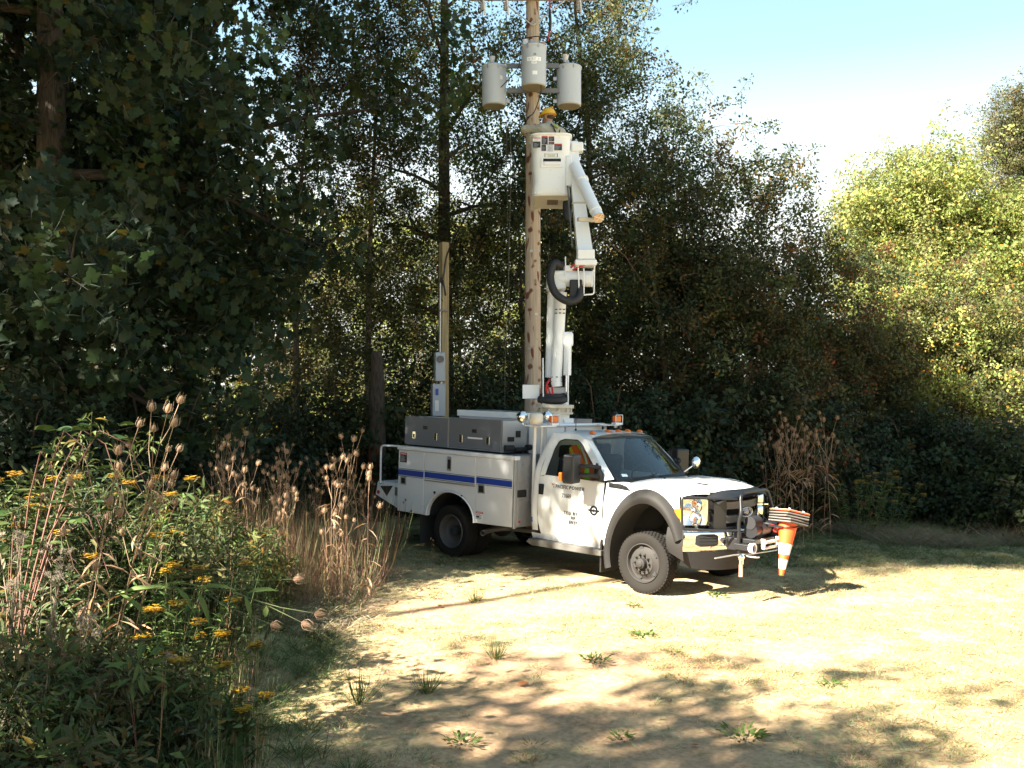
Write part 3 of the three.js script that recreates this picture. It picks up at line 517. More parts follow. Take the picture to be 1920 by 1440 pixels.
// winch, fairlead, horn light, hose with hook
{
  const w = P('winch', [at(cyl(.07, .07, .44, 20), 1.14, .90, .02, PI / 2), at(cyl(.095, .095, .10, 20), 1.14, .90, .24, PI / 2), at(cyl(.095, .095, .12, 20), 1.14, .90, -.22, PI / 2), bx(1.0, 1.24, .74, .80, -.34, .36, .01)], MT.black);
  P('winch_motor', at(cyl(.085, .085, .20, 20), 1.13, 1.0, .20, PI / 2), MT.plastic, w);
  P('fairlead', [bx(1.24, 1.30, .665, .80, .18, .20, .006), bx(1.24, 1.30, .665, .80, -.20, -.18, .006), bx(1.24, 1.30, .665, .69, -.20, .20, .006), at(cyl(.022, .022, .36, 12), 1.29, .755, 0, PI / 2)], MT.cream, w);
  P('winch_hook', [at(new THREE.TorusGeometry(.03, .010, 8, 18, 5), 1.28, .90, -.12, 0, .8, .4), bx(1.2, 1.26, .93, .96, -.14, -.08, .008)], MT.red, w);
  P('winch_cable', at(cyl(.074, .074, .22, 20), 1.14, .90, -.02, PI / 2), MT.steel, w);
  P('work_light', [at(cyl(.06, .06, .05, 24, true), 1.24, .70, .42, 0, 0, PI / 2), at(new THREE.TorusGeometry(.058, .012, 8, 24), 1.265, .70, .42, 0, PI / 2)], std([.75, .75, .74], .4));
  P('light_lens', at(cyl(.052, .052, .01, 24), 1.235, .70, .42, 0, 0, PI / 2), MT.red);
  P('light_bracket', bx(1.0, 1.21, .66, .74, .38, .46, .01), MT.black);
  P('tow_hook', [at(new THREE.TorusGeometry(.055, .010, 8, 20), 1.22, .585, .36, PI / 2, 0, 0, [1.5, .8, 1]), bentTube([[1.02, .60, .95], [1.05, .60, .5], [1.14, .60, .3], [1.22, .60, -.3], [1.1, .62, -.42]], .010, .05, 6)], MT.alu);
  P('hose_coupling', [at(new THREE.SphereGeometry(.045, 14, 10), 1.2, .60, .62), at(cyl(.032, .032, .07, 14), 1.2, .55, .62)], MT.chrome);
  P('hose_end', tube([[1.2, .55, .62], [1.205, .45, .625], [1.22, .36, .65]], .026, 8, 10), std([.46, .25, .17], .7));
  P('cone_rack', [bx(1.0, 1.42, .94, .965, -.33, -.30), bx(1.0, 1.42, .94, .965, -.06, -.03), at(new THREE.TorusGeometry(.135, .010, 8, 26), 1.42, .955, -.18, PI / 2)], MT.black);
}
// mirrors
for (const s of [1, -1]) {
  const f = g => s > 0 ? g : mirrorZ(g);
  const m = P('side_mirror', f(at(box(.17, .40, .26, .03), -1.03, 1.585, 1.33, 0, .25, 0)), MT.black);
  P('mirror_arm', [f(bentTube([[-.82, 1.47, .98], [-.88, 1.50, 1.10], [-.98, 1.50, 1.24]], .028, .05, 8)), f(bentTube([[-.82, 1.60, .96], [-.88, 1.62, 1.10], [-.98, 1.62, 1.24]], .028, .05, 8)), f(extrude([[-.93, 1.42], [-.75, 1.40], [-.76, 1.52], [-.88, 1.66]], .05, .015).translate(0, 0, .945))], MT.plastic, m);
  P('mirror_signal', f(at(box(.05, .12, .05, .015), -1.12, 1.475, 1.452, 0, .25, 0)), MT.amber, m);
  P('mirror_glass', f(at(box(.006, .32, .21), -1.119, 1.60, 1.30, 0, .25, 0)), MT.chrome, m);
}
P('convex_mirror', [at(new THREE.SphereGeometry(.10, 20, 12), -.62, 1.60, -1.16, 0, 0, 0, [.6, 1, 1]), cylBetween([-.62, 1.58, -1.12], [-.72, 1.45, -.95], .012)], MT.chrome);
// inside the cab: seats, wheel, dashboard
for (const z of [.46, -.46]) P('cab_seat', [bx(-1.75, -1.2, .88, 1.05, z - .27, z + .27, .05), at(box(.15, .72, .52, .05), -1.78, 1.32, z, 0, 0, -.15), at(box(.11, .20, .26, .04), -1.86, 1.74, z, 0, 0, -.1)].map(g => g), MT.seat);
P('dashboard', [patch(12, 4, (u, v) => [lerp(-.66, -1.0, v), 1.40 - .05 * v * v - .10 * Math.max(0, v - .8) * 4, (u * 2 - 1) * .88]), bx(-1.0, -.70, .9, 1.33, -.88, .88, .04)], MT.seat);
P('steering_wheel', at(new THREE.TorusGeometry(.19, .016, 8, 30), -1.12, 1.38, -.46, 0, PI / 2 - .35, 0), MT.black);
// running boards, frame rails, tank, axles
for (const s of [1, -1]) {
  const f = g => s > 0 ? g : mirrorZ(g);
  const boardMat = s > 0 ? MT.board : MT.dusty; P('running_board', [f(extrude([[-2.09, .425], [-2.04, .475], [-.70, .475], [-.70, .40], [-1.98, .385]], .18, .01).translate(0, 0, .88)), f(bx(-2.0, -.75, .47, .482, .93, 1.05))], boardMat, truck, s > 0 ? 'dusty running board under the door' : undefined);
  P('frame_rail', f(bx(-5.0, .75, .56, .74, .36, .44)), MT.under);
}
P('fuel_tank', bx(-2.7, -1.4, .40, .66, -.85, -.40, .06), MT.under);
P('axle', at(cyl(.06, .06, 1.9), 0, .405, 0, PI / 2), MT.under); P('axle', [at(cyl(.07, .07, 1.7), -3.58, .405, 0, PI / 2), at(new THREE.SphereGeometry(.19, 16, 12), -3.58, .405, 0), bx(-4.3, -2.9, .50, .56, .50, .58), bx(-4.3, -2.9, .50, .56, -.58, -.50)], MT.under);
P('exhaust_pipe', tube([[-2.3, .5, .55], [-2.9, .48, .6], [-3.0, .46, .9], [-2.95, .44, 1.1]], .04, 14, 10), MT.steel);
// wheels
const tyreGeo = (() => {
  const pr = []; const R = .405, w = .113;
  const pts = [[.255, w * .82], [.29, w * .98], [.335, w * 1.06], [.37, w * 1.0], [.393, w * .86], [.399, w * .70], [.399, 0]];
  for (const [r, z] of pts) pr.push(new THREE.Vector2(r, z)); for (const [r, z] of pts.slice(0, -1).reverse()) pr.push(new THREE.Vector2(r, -z));
  const base = new THREE.LatheGeometry(pr, 56); base.rotateX(PI / 2); const g = [base];
  for (let k = 0; k < 50; k++) for (let j = 0; j < 5; j++) {
    const a = (k + (j % 2) * .5) / 50 * 2 * PI, z = (j - 2) * w * .37, sh = Math.abs(j - 2) === 2, b = box(.036, sh ? .024 : .014, w * .33); b.translate(0, sh ? R - .014 : R - .006, z); b.rotateZ(a); g.push(b);
  }
  return merge(g);
})();
function wheel(x, z, s, rear) {
  const f = g => s > 0 ? g : mirrorZ(g), w = new THREE.Group(); w.name = 'wheel'; w.position.set(x, .405, z); truck.add(w);
  if (rear) w.userData.label = 'dirty dual rear wheel with a deep dished rim';
  P('tyre', tyreGeo, MT.rubber, w);
  const lathe = pts => { const g = new THREE.LatheGeometry(pts.map(p => new THREE.Vector2(p[0], p[1])), 48); g.rotateX(PI / 2); return f(g); };
  if (rear) {
    P('rim', [lathe([[.262, .10], [.255, .115], [.245, .105], [.24, -.0], [.235, -.04], [.16, -.06], [.09, -.06], [.0, -.06]])], std([.085, .08, .075], .65, { metalness: .2 }), w);
    P('hub', [lathe([[.075, -.06], [.075, .05], [.06, .06], [0, .062]])], MT.under, w);
  } else {
    const rimShape = []; P('rim', [lathe([[.262, .09], [.257, .112], [.246, .104], [.238, .06], [.232, .05], [.205, .055], [.165, .085], [.150, .10], [.145, .11], [.0, .11]])], phy([.036, .033, .030], .7, { specularIntensity: .3 }), w);
    const holes = []; for (let k = 0; k < 5; k++) { const a = k / 5 * 2 * PI + .6; holes.push(f(at(at(cyl(.032, .032, .012, 18), 0, 0, 0, PI / 2, 0, 0, [1, .62, 1]), .196 * Math.cos(a), .196 * Math.sin(a), .066, .0, 0, a + PI / 2))); }
    for (const g of holes) P('hand_hole', g, MT.under, w);
    P('hub', [lathe([[.07, .10], [.07, .165], [.058, .18], [0, .185]]), lathe([[.048, .18], [.045, .20], [0, .202]])], phy([.030, .028, .026], .65, { specularIntensity: .3 }), w);
    const nuts = []; for (let k = 0; k < 10; k++) { const a = k / 10 * 2 * PI; nuts.push(f(at(cyl(.016, .011, .05, 6), .112 * Math.cos(a), .112 * Math.sin(a), .132, PI / 2)), f(at(box(.018, .05, .012, .004), .112 * Math.cos(a), .112 * Math.sin(a), .112, 0, 0, a - PI / 2))); }
    P('lug_nut', nuts, phy([.026, .024, .022], .7, { specularIntensity: .3 }), w);
  }
}
wheel(0, .95, 1, false); wheel(0, -.95, -1, false);
for (const s of [1, -1]) { wheel(-3.58, s * 1.06, s, true); wheel(-3.58, s * .76, -s, true); }
// --- service body
{
  const zb = 1.19, th = .03;
  const arcs = Array.from({ length: 21 }, (_, i) => { const a = PI * i / 20; return [-3.60 - .53 * Math.cos(PI - a) * -1, 0]; });
  const archPts = (cx, r, yb, n = 20) => Array.from({ length: n + 1 }, (_, i) => { const a = PI - PI * i / n; return [cx + r * Math.cos(a), yb + (r - .12) * Math.sin(a) * 1.0]; });
  const A = archPts(-3.59, .53, .60);
  const seg = (x0, x1, y0, y1) => [[x0, y0], [x1, y0], [x1, y1], [x0, y1]];
  for (const s of [1, -1]) {
    const f = g => s > 0 ? g : mirrorZ(g), L = n => s > 0 ? n : undefined;
    P('body_side', f(extrude([[-4.86, .595], [-4.13, .595], ...A, [-3.05, .60], [-2.23, .62], [-2.23, 1.66], [-4.86, 1.66]], .04).translate(0, 0, zb - .058)), MT.body);
    // compartment doors, separate panels with a gap round each
    const panel = (pts, depth = .014) => f(extrude(pts, depth, .004).translate(0, 0, zb - .014));
    const g0 = .007;
    P('compartment_door', panel([[-4.85, .605], [-4.215 - g0, .605], [-4.215 - g0, 1.60], [-4.85, 1.60]]), MT.body);
    P('compartment_door', panel([[-4.20, 1.165], [-3.04 - g0, 1.175], [-3.04 - g0, 1.605], [-4.20, 1.60]]), MT.body);
    const B = A.map(([x, y]) => [-3.59 + (x + 3.59) * 1.055, .60 + (y - .60) * 1.075]);
    P('wheel_panel', panel([[-4.20, .607], ...B, [-3.02 - .01, .607], [-3.02 - .01, 1.155], [-4.20, 1.145]], .010), MT.body);
    P('compartment_door', panel([[-3.02, .612], [-2.255, .63], [-2.255, 1.605], [-3.02, 1.605]]), MT.body);
    P('wheel_arch_trim', f(patch(24, 4, (u, v) => { const a = PI - PI * u, r = .53 + .028 * v; return [-3.59 + r * Math.cos(a), .60 + (r - .12) * Math.sin(a), zb + .002 + .02 * Math.sin(v * PI)]; })), MT.body);
    P('wheel_arch_liner', f(patch(20, 3, (u, v) => { const a = PI - PI * u, r = .535; return [-3.59 + r * Math.cos(a), .60 + (r - .12) * Math.sin(a), lerp(zb - .03, .5, v)]; })), MT.under);
    P('top_rail', f(bx(-4.88, -2.21, 1.61, 1.672, zb - .10, zb + .014, .01)), MT.body);
    P('front_post', f(bx(-2.25, -2.218, .60, 1.612, zb - .05, zb + .006, .006)), MT.alu);
    // stripe in three runs with thin dark borders
    for (const [x0, x1, e] of [[-4.845, -4.225, 0], [-4.195, -3.05, .008], [-3.015, -2.27, .016]]) {
      const st = P('blue_stripe', f(bx(x0, x1, 1.195 + e, 1.285 + e, zb + .0005, zb + .0035)), MT.blue);
      P('stripe_line', [f(bx(x0, x1, 1.295 + e, 1.303 + e, zb + .0005, zb + .003)), f(bx(x0, x1, 1.176 + e, 1.184 + e, zb + .0005, zb + .003))], MT.black, st);
    }
    for (const [x, y, w, h] of [[-4.71, 1.11, .14, .13], [-3.62, 1.46, .10, .22], [-2.90, 1.135, .15, .14]]) {
      const l = P('paddle_latch', f(bx(x - w / 2, x + w / 2, y - h / 2, y + h / 2, zb + .001, zb + .010, .01)), MT.alu);
      P('latch_paddle', f(bx(x - w * .32, x + w * .32, y - h * .36, y + h * .30, zb + .008, zb + .016, .008)), MT.plastic, l);
    }
    for (const x of [-3.95, -3.33]) P('fuel_cap', f(at(cyl(.02, .02, .012, 12), x, .99 - .01, zb + .004, PI / 2)), MT.plastic);
    P('hinge_strip', f(bx(-4.19, -3.06, 1.150, 1.162, zb - .002, zb + .008)), MT.alu);
  }
  // front wall of diamond plate, rear wall, bed floor
  const plate = std([.40, .40, .41], .42, { metalness: .7, bumpMap: dataTex(256, 256, (u, v) => { const a = (u * 16 + v * 16) % 2, k = (Math.sin(u * 50.27) * Math.sin(v * 50.27)) > .55 ? 1 : 0; return [k, k, k]; }, false), bumpScale: .004 });
  P('front_wall', [bx(-2.235, -2.215, .62, 1.655, -1.14, 1.14), bx(-2.215, -2.205, 1.0, 1.02, .3, 1.1)], plate, truck, 'diamond plate front wall of the service body');
  P('wall_patch', bx(-2.215, -2.208, 1.06, 1.17, .94, 1.13), MT.plastic);
  P('rear_wall', bx(-4.86, -4.84, .60, 1.655, -1.16, 1.16), MT.body);
  P('bed_floor', bx(-4.85, -2.23, 1.02, 1.06, -1.14, 1.14), MT.steel);
  P('body_top', [bx(-4.84, -2.24, 1.655, 1.668, .60, 1.10), bx(-4.84, -2.24, 1.655, 1.668, -1.10, -.60)], MT.alu);
  P('marker_reflector', at(cyl(.02, .02, .01, 14), -2.212, .70, 1.08, 0, 0, PI / 2), MT.red);
  // tailshelf with gusset and grab rail
  const ts = P('tail_shelf', [extrude([[-5.50, .80], [-5.46, .98], [-4.87, 1.05], [-4.87, .61]], .05, .006).translate(0, 0, 1.08), extrude([[-5.50, .80], [-5.46, .98], [-4.87, 1.05], [-4.87, .61]], .05, .006).translate(0, 0, -1.13), bx(-5.48, -4.87, 1.0, 1.03, -1.10, 1.10), bx(-5.50, -5.46, .8, 1.0, -1.1, 1.1)], MT.body);
  P('gusset_cutout', extrude([[-5.38, .955], [-5.05, .985], [-5.20, .80]], .006).translate(0, 0, 1.129), MT.under, ts);
  P('shelf_latch', bx(-4.99, -4.93, .83, .97, 1.13, 1.14, .01), MT.steel, ts);
  P('tail_lamp', at(cyl(.03, .03, .02, 14), -5.42, .85, 1.135, PI / 2), MT.red, ts);
  for (const s of [1, -1]) P('grab_rail', bentTube([[-4.87, 1.655, s * 1.12], [-5.40, 1.64, s * 1.12], [-5.42, 1.0, s * 1.10]], .018, .08, 8), MT.body);
  P('rear_step', bx(-5.45, -5.2, .52, .56, -.9, .9), MT.under);
  for (const s of [1, -1]) P('rear_mud_flap', bx(-4.32, -4.30, .12, .72, s > 0 ? .62 : -1.15, s > 0 ? 1.15 : -.62), MT.under);
  // upper tool chests
  const z1 = 1.10, z0 = .55;
  const chest = P('tool_chest', [bx(-4.80, -2.62, 1.70, 2.155, z0, z1 - .02)], MT.alu, truck, 'grey metal tool chest on the near side of the bed');
  P('chest_base', bx(-4.78, -2.64, 1.668, 1.70, z0 + .04, z1 - .06), MT.plastic, chest);
  P('chest_door', extrude(seg(-4.815, -3.78, 1.705, 2.165), .022, .005).translate(0, 0, z1 - .02), MT.brushed, chest);
  P('chest_door', extrude(seg(-3.745, -2.605, 1.715, 2.185), .022, .005).translate(0, 0, z1 - .02), MT.brushed, chest);
  P('chest_post', bx(-3.778, -3.748, 1.705, 2.16, z1 - .03, z1), MT.alu, chest); P('chest_post', bx(-2.60, -2.585, 1.70, 2.17, z0, z1 - .01), MT.alu, chest);
  for (const x of [-4.58, -4.06, -3.47, -2.88]) { P('chest_latch', bx(x - .036, x + .036, 1.80, 1.92, z1, z1 + .010, .015), MT.chrome, chest); P('chest_keyhole', bx(x - .018, x + .018, 1.82, 1.88, z1 + .008, z1 + .014, .005), MT.black, chest); }
  for (const x of [-4.31, -3.18]) P('chest_plate', bx(x - .05, x + .05, 1.965, 2.02, z1 + .0, z1 + .006, .01), MT.black, chest);
  P('chest_sticker', bx(-3.32, -3.0, 1.872, 1.896, z1 + .001, z1 + .005), std([.75, .75, .75], .5), chest);
  P('chest_fittings', [at(cyl(.05, .05, .16, 12), -2.55, 1.76, .98, PI / 2, 0, .3), at(cyl(.035, .035, .26, 12), -2.50, 1.74, .78, PI / 2), at(cyl(.045, .045, .09, 12), -2.48, 1.77, .62, PI / 2), bx(-2.585, -2.575, 1.92, 2.02, .70, .80), bx(-2.585, -2.575, 1.86, 1.93, .84, .98)], MT.plastic, chest);
  P('far_chest', [bx(-4.80, -2.62, 1.70, 2.19, -1.10, -.60)], MT.brushed);
  P('white_chest', [bx(-4.15, -2.72, 1.70, 2.19, -.30, .50)], MT.body);
  P('white_chest_lid', bx(-4.18, -2.69, 2.19, 2.29, -.33, .53, .012), MT.white);
  // stand behind the cab with lamps and beacons
  P('lamp_stand', [bentTube([[-2.15, .95, .85], [-2.15, 2.12, .85], [-2.15, 2.12, -.85], [-2.15, .95, -.85]], .028, .04, 8), bentTube([[-2.15, 1.0, .70], [-2.15, 2.1, .70]], .022, .04, 8), bx(-2.20, -1.86, 2.115, 2.135, .70, 1.05), bx(-2.20, -1.9, 2.115, 2.135, -.95, -.6)], MT.body);
  P('insulator_cap', [at(new THREE.LatheGeometry([[0, .17], [.07, .165], [.10, .14], [.105, .06], [.085, 0], [0, 0]].map(p => new THREE.Vector2(...p)), 24), -2.0, 2.15, 1.0)], std([.62, .58, .50], .6), truck, 'cream plastic lamp housing on the stand');
  for (const [x, y, z] of [[-2.19, 2.25, 1.10], [-2.0, 2.26, .76]]) P('spot_lamp', [at(new THREE.SphereGeometry(.088, 22, 14, 0, 2 * PI, 0, PI * .55), x, y, z, 0, 0, PI / 2 + .3), at(new THREE.SphereGeometry(.088, 22, 14), x + .012, y, z, 0, 0, 0, [.8, 1, 1]), cylBetween([x + .02, y - .08, z], [x + .03, 2.13, z], .012)], MT.chrome);
  for (const [x, z] of [[-1.90, .72], [-1.82, -.72]]) {
    const b = P('beacon_light', at(box(.07, .10, .16, .02), x, 2.225, z), MT.amber);
    P('beacon_cage', [bentTube([[x + .045, 2.13, z - .09], [x + .045, 2.29, z - .09], [x + .045, 2.29, z + .09], [x + .045, 2.13, z + .09]], .007, .02, 6), at(box(.09, .04, .17, .01), x, 2.15, z)], MT.body, b);
  }
  P('bulkhead_box', [bx(-2.60, -2.20, 1.66, 2.13, .10, .50, .02), bx(-2.58, -2.21, 2.13, 2.15, .11, .49, .01)], MT.white);
  P('bulkhead_rail', [bx(-2.28, -2.22, 2.02, 2.11, -.85, .05)], MT.body);
  P('wheel_chock', [extrude([[-.12, 0], [.12, 0], [.08, .20], [.02, .27], [-.05, .24]], .06, .02).translate(-2.0, 2.06, -.95)], MT.black);
  P('stand_tubes', [cylBetween([-1.95, 2.08, -.84], [-1.9, 2.26, -.84], .018), cylBetween([-1.95, 2.08, -.90], [-1.9, 2.27, -.90], .018)], MT.body);
}
// --- lettering and stickers
{
  const sideDecal = (name, x0, x1, y0, y1, tex, parent = truck) => mesh(name, patch(10, 4, (u, v) => SP(lerp(x0, x1, u), lerp(y0, y1, v), .009)), phy([1, 1, 1], .4, { map: tex, transparent: true }), parent);
  const clear = (c, w, h) => c.clearRect(0, 0, w, h);
  sideDecal('door_lettering', -1.70, -1.07, 1.215, 1.335, canvasTex(630, 120, (c, w, h) => {
    clear(c, w, h); c.fillStyle = '#c8613a'; c.beginPath(); c.moveTo(4, 28); c.lineTo(34, 28); c.lineTo(30, 60); c.closePath(); c.fill(); c.fillStyle = '#d9a23a'; c.beginPath(); c.moveTo(38, 28); c.lineTo(66, 28); c.lineTo(40, 60); c.closePath(); c.fill(); c.fillStyle = '#5d5f3c'; c.beginPath(); c.moveTo(44, 66); c.lineTo(66, 66); c.lineTo(54, 92); c.closePath(); c.fill();
    c.fillStyle = '#1c1c1e'; c.font = '60px sans-serif'; c.textBaseline = 'middle'; c.fillText('PACIFIC', 90, 60); c.font = 'bold 60px sans-serif'; const k = 300 / c.measureText('POWER').width; const a = 225 / (c.font = '60px sans-serif', c.measureText('PACIFIC').width);
    c.clearRect(80, 0, w, h); c.save(); c.translate(86, 60); c.scale(a * 1.0, 1); c.font = '64px sans-serif'; c.lineWidth = 3; c.strokeStyle = '#1c1c1e'; c.fillText('PACIFIC', 0, 0); c.strokeText('PACIFIC', 0, 0); c.restore(); c.save(); c.translate(335, 60); c.font = 'bold 66px sans-serif'; c.scale(285 / c.measureText('POWER').width, 1); c.fillText('POWER', 0, 0); c.restore();
  }));
  const line = (t, font, w, h) => canvasTex(w, h, (c) => { clear(c, w, h); c.fillStyle = '#202124'; c.font = font; c.textBaseline = 'middle'; c.textAlign = 'center'; const k = Math.min(1.4, (w - 12) / c.measureText(t).width); c.translate(w / 2, h / 2); c.scale(k, 1); c.fillText(t, 0, 0); });
  sideDecal('fleet_number', -1.49, -1.305, 1.112, 1.198, line('77669', 'bold 74px sans-serif', 190, 80));
  sideDecal('door_lettering', -1.435, -1.165, .885, .95, line('TED BY', 'bold 64px sans-serif', 280, 66));
  sideDecal('door_lettering', -1.30, -1.205, .825, .885, line('RP', 'bold 60px sans-serif', 100, 60));
  sideDecal('door_lettering', -1.345, -1.16, .755, .82, line('6931', 'bold 64px sans-serif', 190, 66));
  mesh('corner_sticker', patch(4, 4, (u, v) => { const p = SP(lerp(-2.065, -2.00, u), lerp(.715, .785, v), .006); p[2] -= .012; return p; }), std([1, 1, 1], .5, { map: canvasTex(64, 64, c => { c.fillStyle = '#2c62b0'; c.fillRect(0, 0, 64, 64); c.fillStyle = '#dfe8f2'; c.beginPath(); c.arc(38, 34, 14, 0, 7); c.fill(); c.fillStyle = '#2c62b0'; c.beginPath(); c.arc(34, 38, 8, 0, 7); c.fill(); }) }), truck);
  const warn = dark => canvasTex(160, 200, (c, w, h) => { c.fillStyle = dark ? '#15171b' : '#e4e4e2'; c.fillRect(0, 0, w, h); c.fillStyle = '#b92a24'; c.fillRect(4, 4, w - 8, 46); c.fillStyle = '#f0eeea'; c.font = 'bold 30px sans-serif'; c.textAlign = 'center'; c.fillText('DANGER', w / 2, 38); c.fillStyle = dark ? '#a8aab0' : '#404244'; for (let k = 0; k < 7; k++) c.fillRect(14, 66 + k * 18, 80 + (k * 37 % 52), 7); if (!dark) { c.fillStyle = '#1d1f22'; c.fillRect(14, 110, 60, 34); } });
  const flat = (name, x0, x1, y0, y1, z, tex) => mesh(name, patch(1, 1, (u, v) => [lerp(x0, x1, u), lerp(y0, y1, v), z]), std([1, 1, 1], .5, { map: tex }), truck);
  flat('warning_sticker', -4.81, -4.64, 1.405, 1.565, 1.193, warn(true));
  flat('warning_sticker', -3.04 + .03, -2.85, .655, .785, 1.193, warn(false));
  mesh('windshield_sticker', patch(2, 2, (u, v) => { const p = wsAt(lerp(.92, .86, 1 - u), lerp(.07, .13, v), .006); return p; }), std([.55, .68, .70], .4), truck);
}
// ---------------------------------------------------------------- boom, bucket: placed in world metres and attached to the truck
truck.updateMatrixWorld(true);
const toTruck = new THREE.Matrix4().copy(truck.matrixWorld).invert();
const PW = (name, geos, mat, parent = truck, label) => { const g = Array.isArray(geos) ? merge(geos) : geos; if (parent === truck || parent.parent === truck) g.applyMatrix4(toTruck); return P(name, g, mat, parent, label); };
{
  // pedestal and turntable (truck axes)
  P('pedestal', [bx(-2.72, -2.28, 1.06, 2.22, -.22, .02, .02), at(cyl(.20, .20, .30, 24), -2.5, 2.22, -.05)], MT.boom);
  P('turntable', [at(cyl(.30, .30, .05, 32), -2.5, 2.405, 0), at(cyl(.24, .24, .10, 32), -2.5, 2.34, 0), at(cyl(.29, .29, .03, 32), -2.5, 2.30, 0), ...Array.from({ length: 10 }, (_, k) => at(cyl(.022, .022, .10, 8), -2.5 + .25 * Math.cos(k * .628), 2.35, .25 * Math.sin(k * .628)))], MT.cream);
  // turret side plates seen nearly end on
  const B = V(.68, 2.50, -15.3);
  const t = PW('turret', [extrude([[-.20, 0], [.20, 0], [.20, .35], [.12, .75], [-.12, .75], [-.20, .35]], .018, .004).rotateY(PI / 2).translate(B.x - .20, B.y, B.z), extrude([[-.20, 0], [.20, 0], [.20, .35], [.12, .75], [-.12, .75], [-.20, .35]], .018, .004).rotateY(PI / 2).translate(B.x + .19, B.y, B.z), at(box(.40, .05, .40, .01), B.x, B.y + .03, B.z), at(box(.36, .10, .2, .01), B.x + .04, B.y + .24, B.z - .1)], MT.boom);
  PW('hose_bundle', [tube([V(B.x - .26, B.y + .10, B.z + .14), V(B.x - .1, B.y + .08, B.z + .22), V(B.x + .1, B.y + .08, B.z + .22), V(B.x + .18, B.y + .12, B.z + .1)], .055, 20, 10), tube([V(B.x - .24, B.y + .16, B.z + .12), V(B.x, B.y + .14, B.z + .2), V(B.x + .15, B.y + .17, B.z + .12)], .035, 20, 8)], MT.hose, t);
  PW('hydraulic_line', [tube([V(B.x - .12, B.y + .1, B.z + .1), V(B.x - .14, B.y + .3, B.z + .12), V(B.x - .08, B.y + .42, B.z + .05)], .016, 14, 6), tube([V(B.x - .06, B.y + .1, B.z + .12), V(B.x - .1, B.y + .24, B.z + .14), V(B.x - .14, B.y + .36, B.z + .06)], .016, 14, 6), tube([V(B.x + .02, B.y + .12, B.z + .14), V(B.x - .04, B.y + .2, B.z + .15), V(B.x - .05, B.y + .36, B.z + .04)], .016, 14, 6)], MT.red, t);
  PW('control_box', at(box(.27, .22, .10, .01), B.x - .38, B.y + .22, B.z + .02), MT.boom, t, 'blank white box beside the turret');
  // lower boom: two tubes up to the knuckle
  const lb = PW('lower_boom', [cylBetween([.70, 2.86, -15.25], [.775, 4.30, -15.3], .085, .095, 24), cylBetween([.71, 2.80, -15.25], [.70, 2.90, -15.25], .088, .088, 24)], MT.boom);
  PW('boom_link', [cylBetween([.60, 2.95, -15.42], [.655, 4.32, -15.42], .075, .085, 20)], MT.boom, lb);
  PW('lift_cylinder', [cylBetween([.87, 2.98, -15.22], [.885, 3.60, -15.26], .062, .062, 20), at(box(.17, .24, .17, .05), .885, 3.55, -15.28)], MT.boom, lb);
  PW('cylinder_rod', cylBetween([.865, 2.72, -15.22], [.87, 2.99, -15.22], .032, .032, 14), MT.chrome, lb);
  const bolts = []; for (const [y, dx] of [[4.02, .06], [3.96, .06], [2.95, .03], [2.88, .03]]) for (const k of [-1, 0, 1]) bolts.push(at(box(.035, .014, .02), lerp(.70, .775, (y - 2.86) / 1.44) + k * .062, y, -15.27 + .088 + (k ? -.028 : .008)));
  PW('boom_bolt', bolts, MT.plastic, lb);
  // knuckle
  const kn = PW('knuckle', [cylBetween([.62, 4.52, -15.28], [1.26, 4.49, -15.12], .125, .125, 28), at(box(.30, .30, .34, .03), .70, 4.48, -15.30), at(box(.16, .10, .2, .02), .90, 4.66, -15.22)], MT.boom);
  PW('knuckle_guard', [bentTube([[1.27, 4.62, -15.02], [1.28, 4.24, -15.02], [1.05, 4.22, -15.0], [1.03, 4.70, -15.0]], .012, .04, 6), bentTube([[1.12, 4.64, -14.99], [1.12, 4.24, -14.98]], .010, .02, 6), bentTube([[1.29, 4.80, -15.02], [1.28, 4.3, -15.0]], .010, .02, 6), bentTube([[.84, 4.84, -15.1], [.84, 4.52, -15.1]], .010, .02, 6)], MT.boom, kn);
  PW('hose_loop', [tube([V(.79, 4.70, -15.15), V(.66, 4.72, -15.08), V(.60, 4.50, -15.05), V(.68, 4.25, -15.0), V(.88, 4.12, -14.98), V(1.04, 4.18, -15.0), V(1.08, 4.36, -15.05)], .062, 48, 12), at(box(.20, .30, .06, .02), 1.0, 4.32, -15.05)], MT.hose, kn);
  PW('hydraulic_line', [tube([V(.92, 4.66, -15.05), V(1.0, 4.72, -15.0), V(1.08, 4.70, -15.0), V(1.14, 4.84, -15.0)], .018, 14, 6), tube([V(.95, 4.62, -15.05), V(1.05, 4.66, -15.0), V(1.2, 4.74, -15.0), V(1.26, 4.92, -15.05)], .016, 14, 6)], MT.red, kn);
  // upper boom: a slim square tube leaning to the bucket
  const beam = (a, b, w0, d0, w1, d1) => { const A = V(...a), Bv = V(...b), L = A.distanceTo(Bv), g = new THREE.BoxGeometry(1, L, 1, 1, 1, 1), p = g.attributes.position; for (let i = 0; i < p.count; i++) { const k = p.getY(i) > 0 ? 1 : 0; p.setX(i, p.getX(i) * (k ? w1 : w0)); p.setZ(i, p.getZ(i) * (k ? d1 : d0)); } g.translate(0, L / 2, 0); g.applyQuaternion(new THREE.Quaternion().setFromUnitVectors(V(0, 1, 0), Bv.clone().sub(A).normalize())); g.translate(A.x, A.y, A.z); return g; };
  const ub = PW('upper_boom', [beam([1.155, 4.78, -15.12], [1.03, 6.55, -15.9], .24, .26, .16, .18), at(box(.27, .16, .30, .02), 1.155, 4.86, -15.12), at(box(.34, .09, .34, .02), 1.15, 4.73, -15.12)], MT.boom);
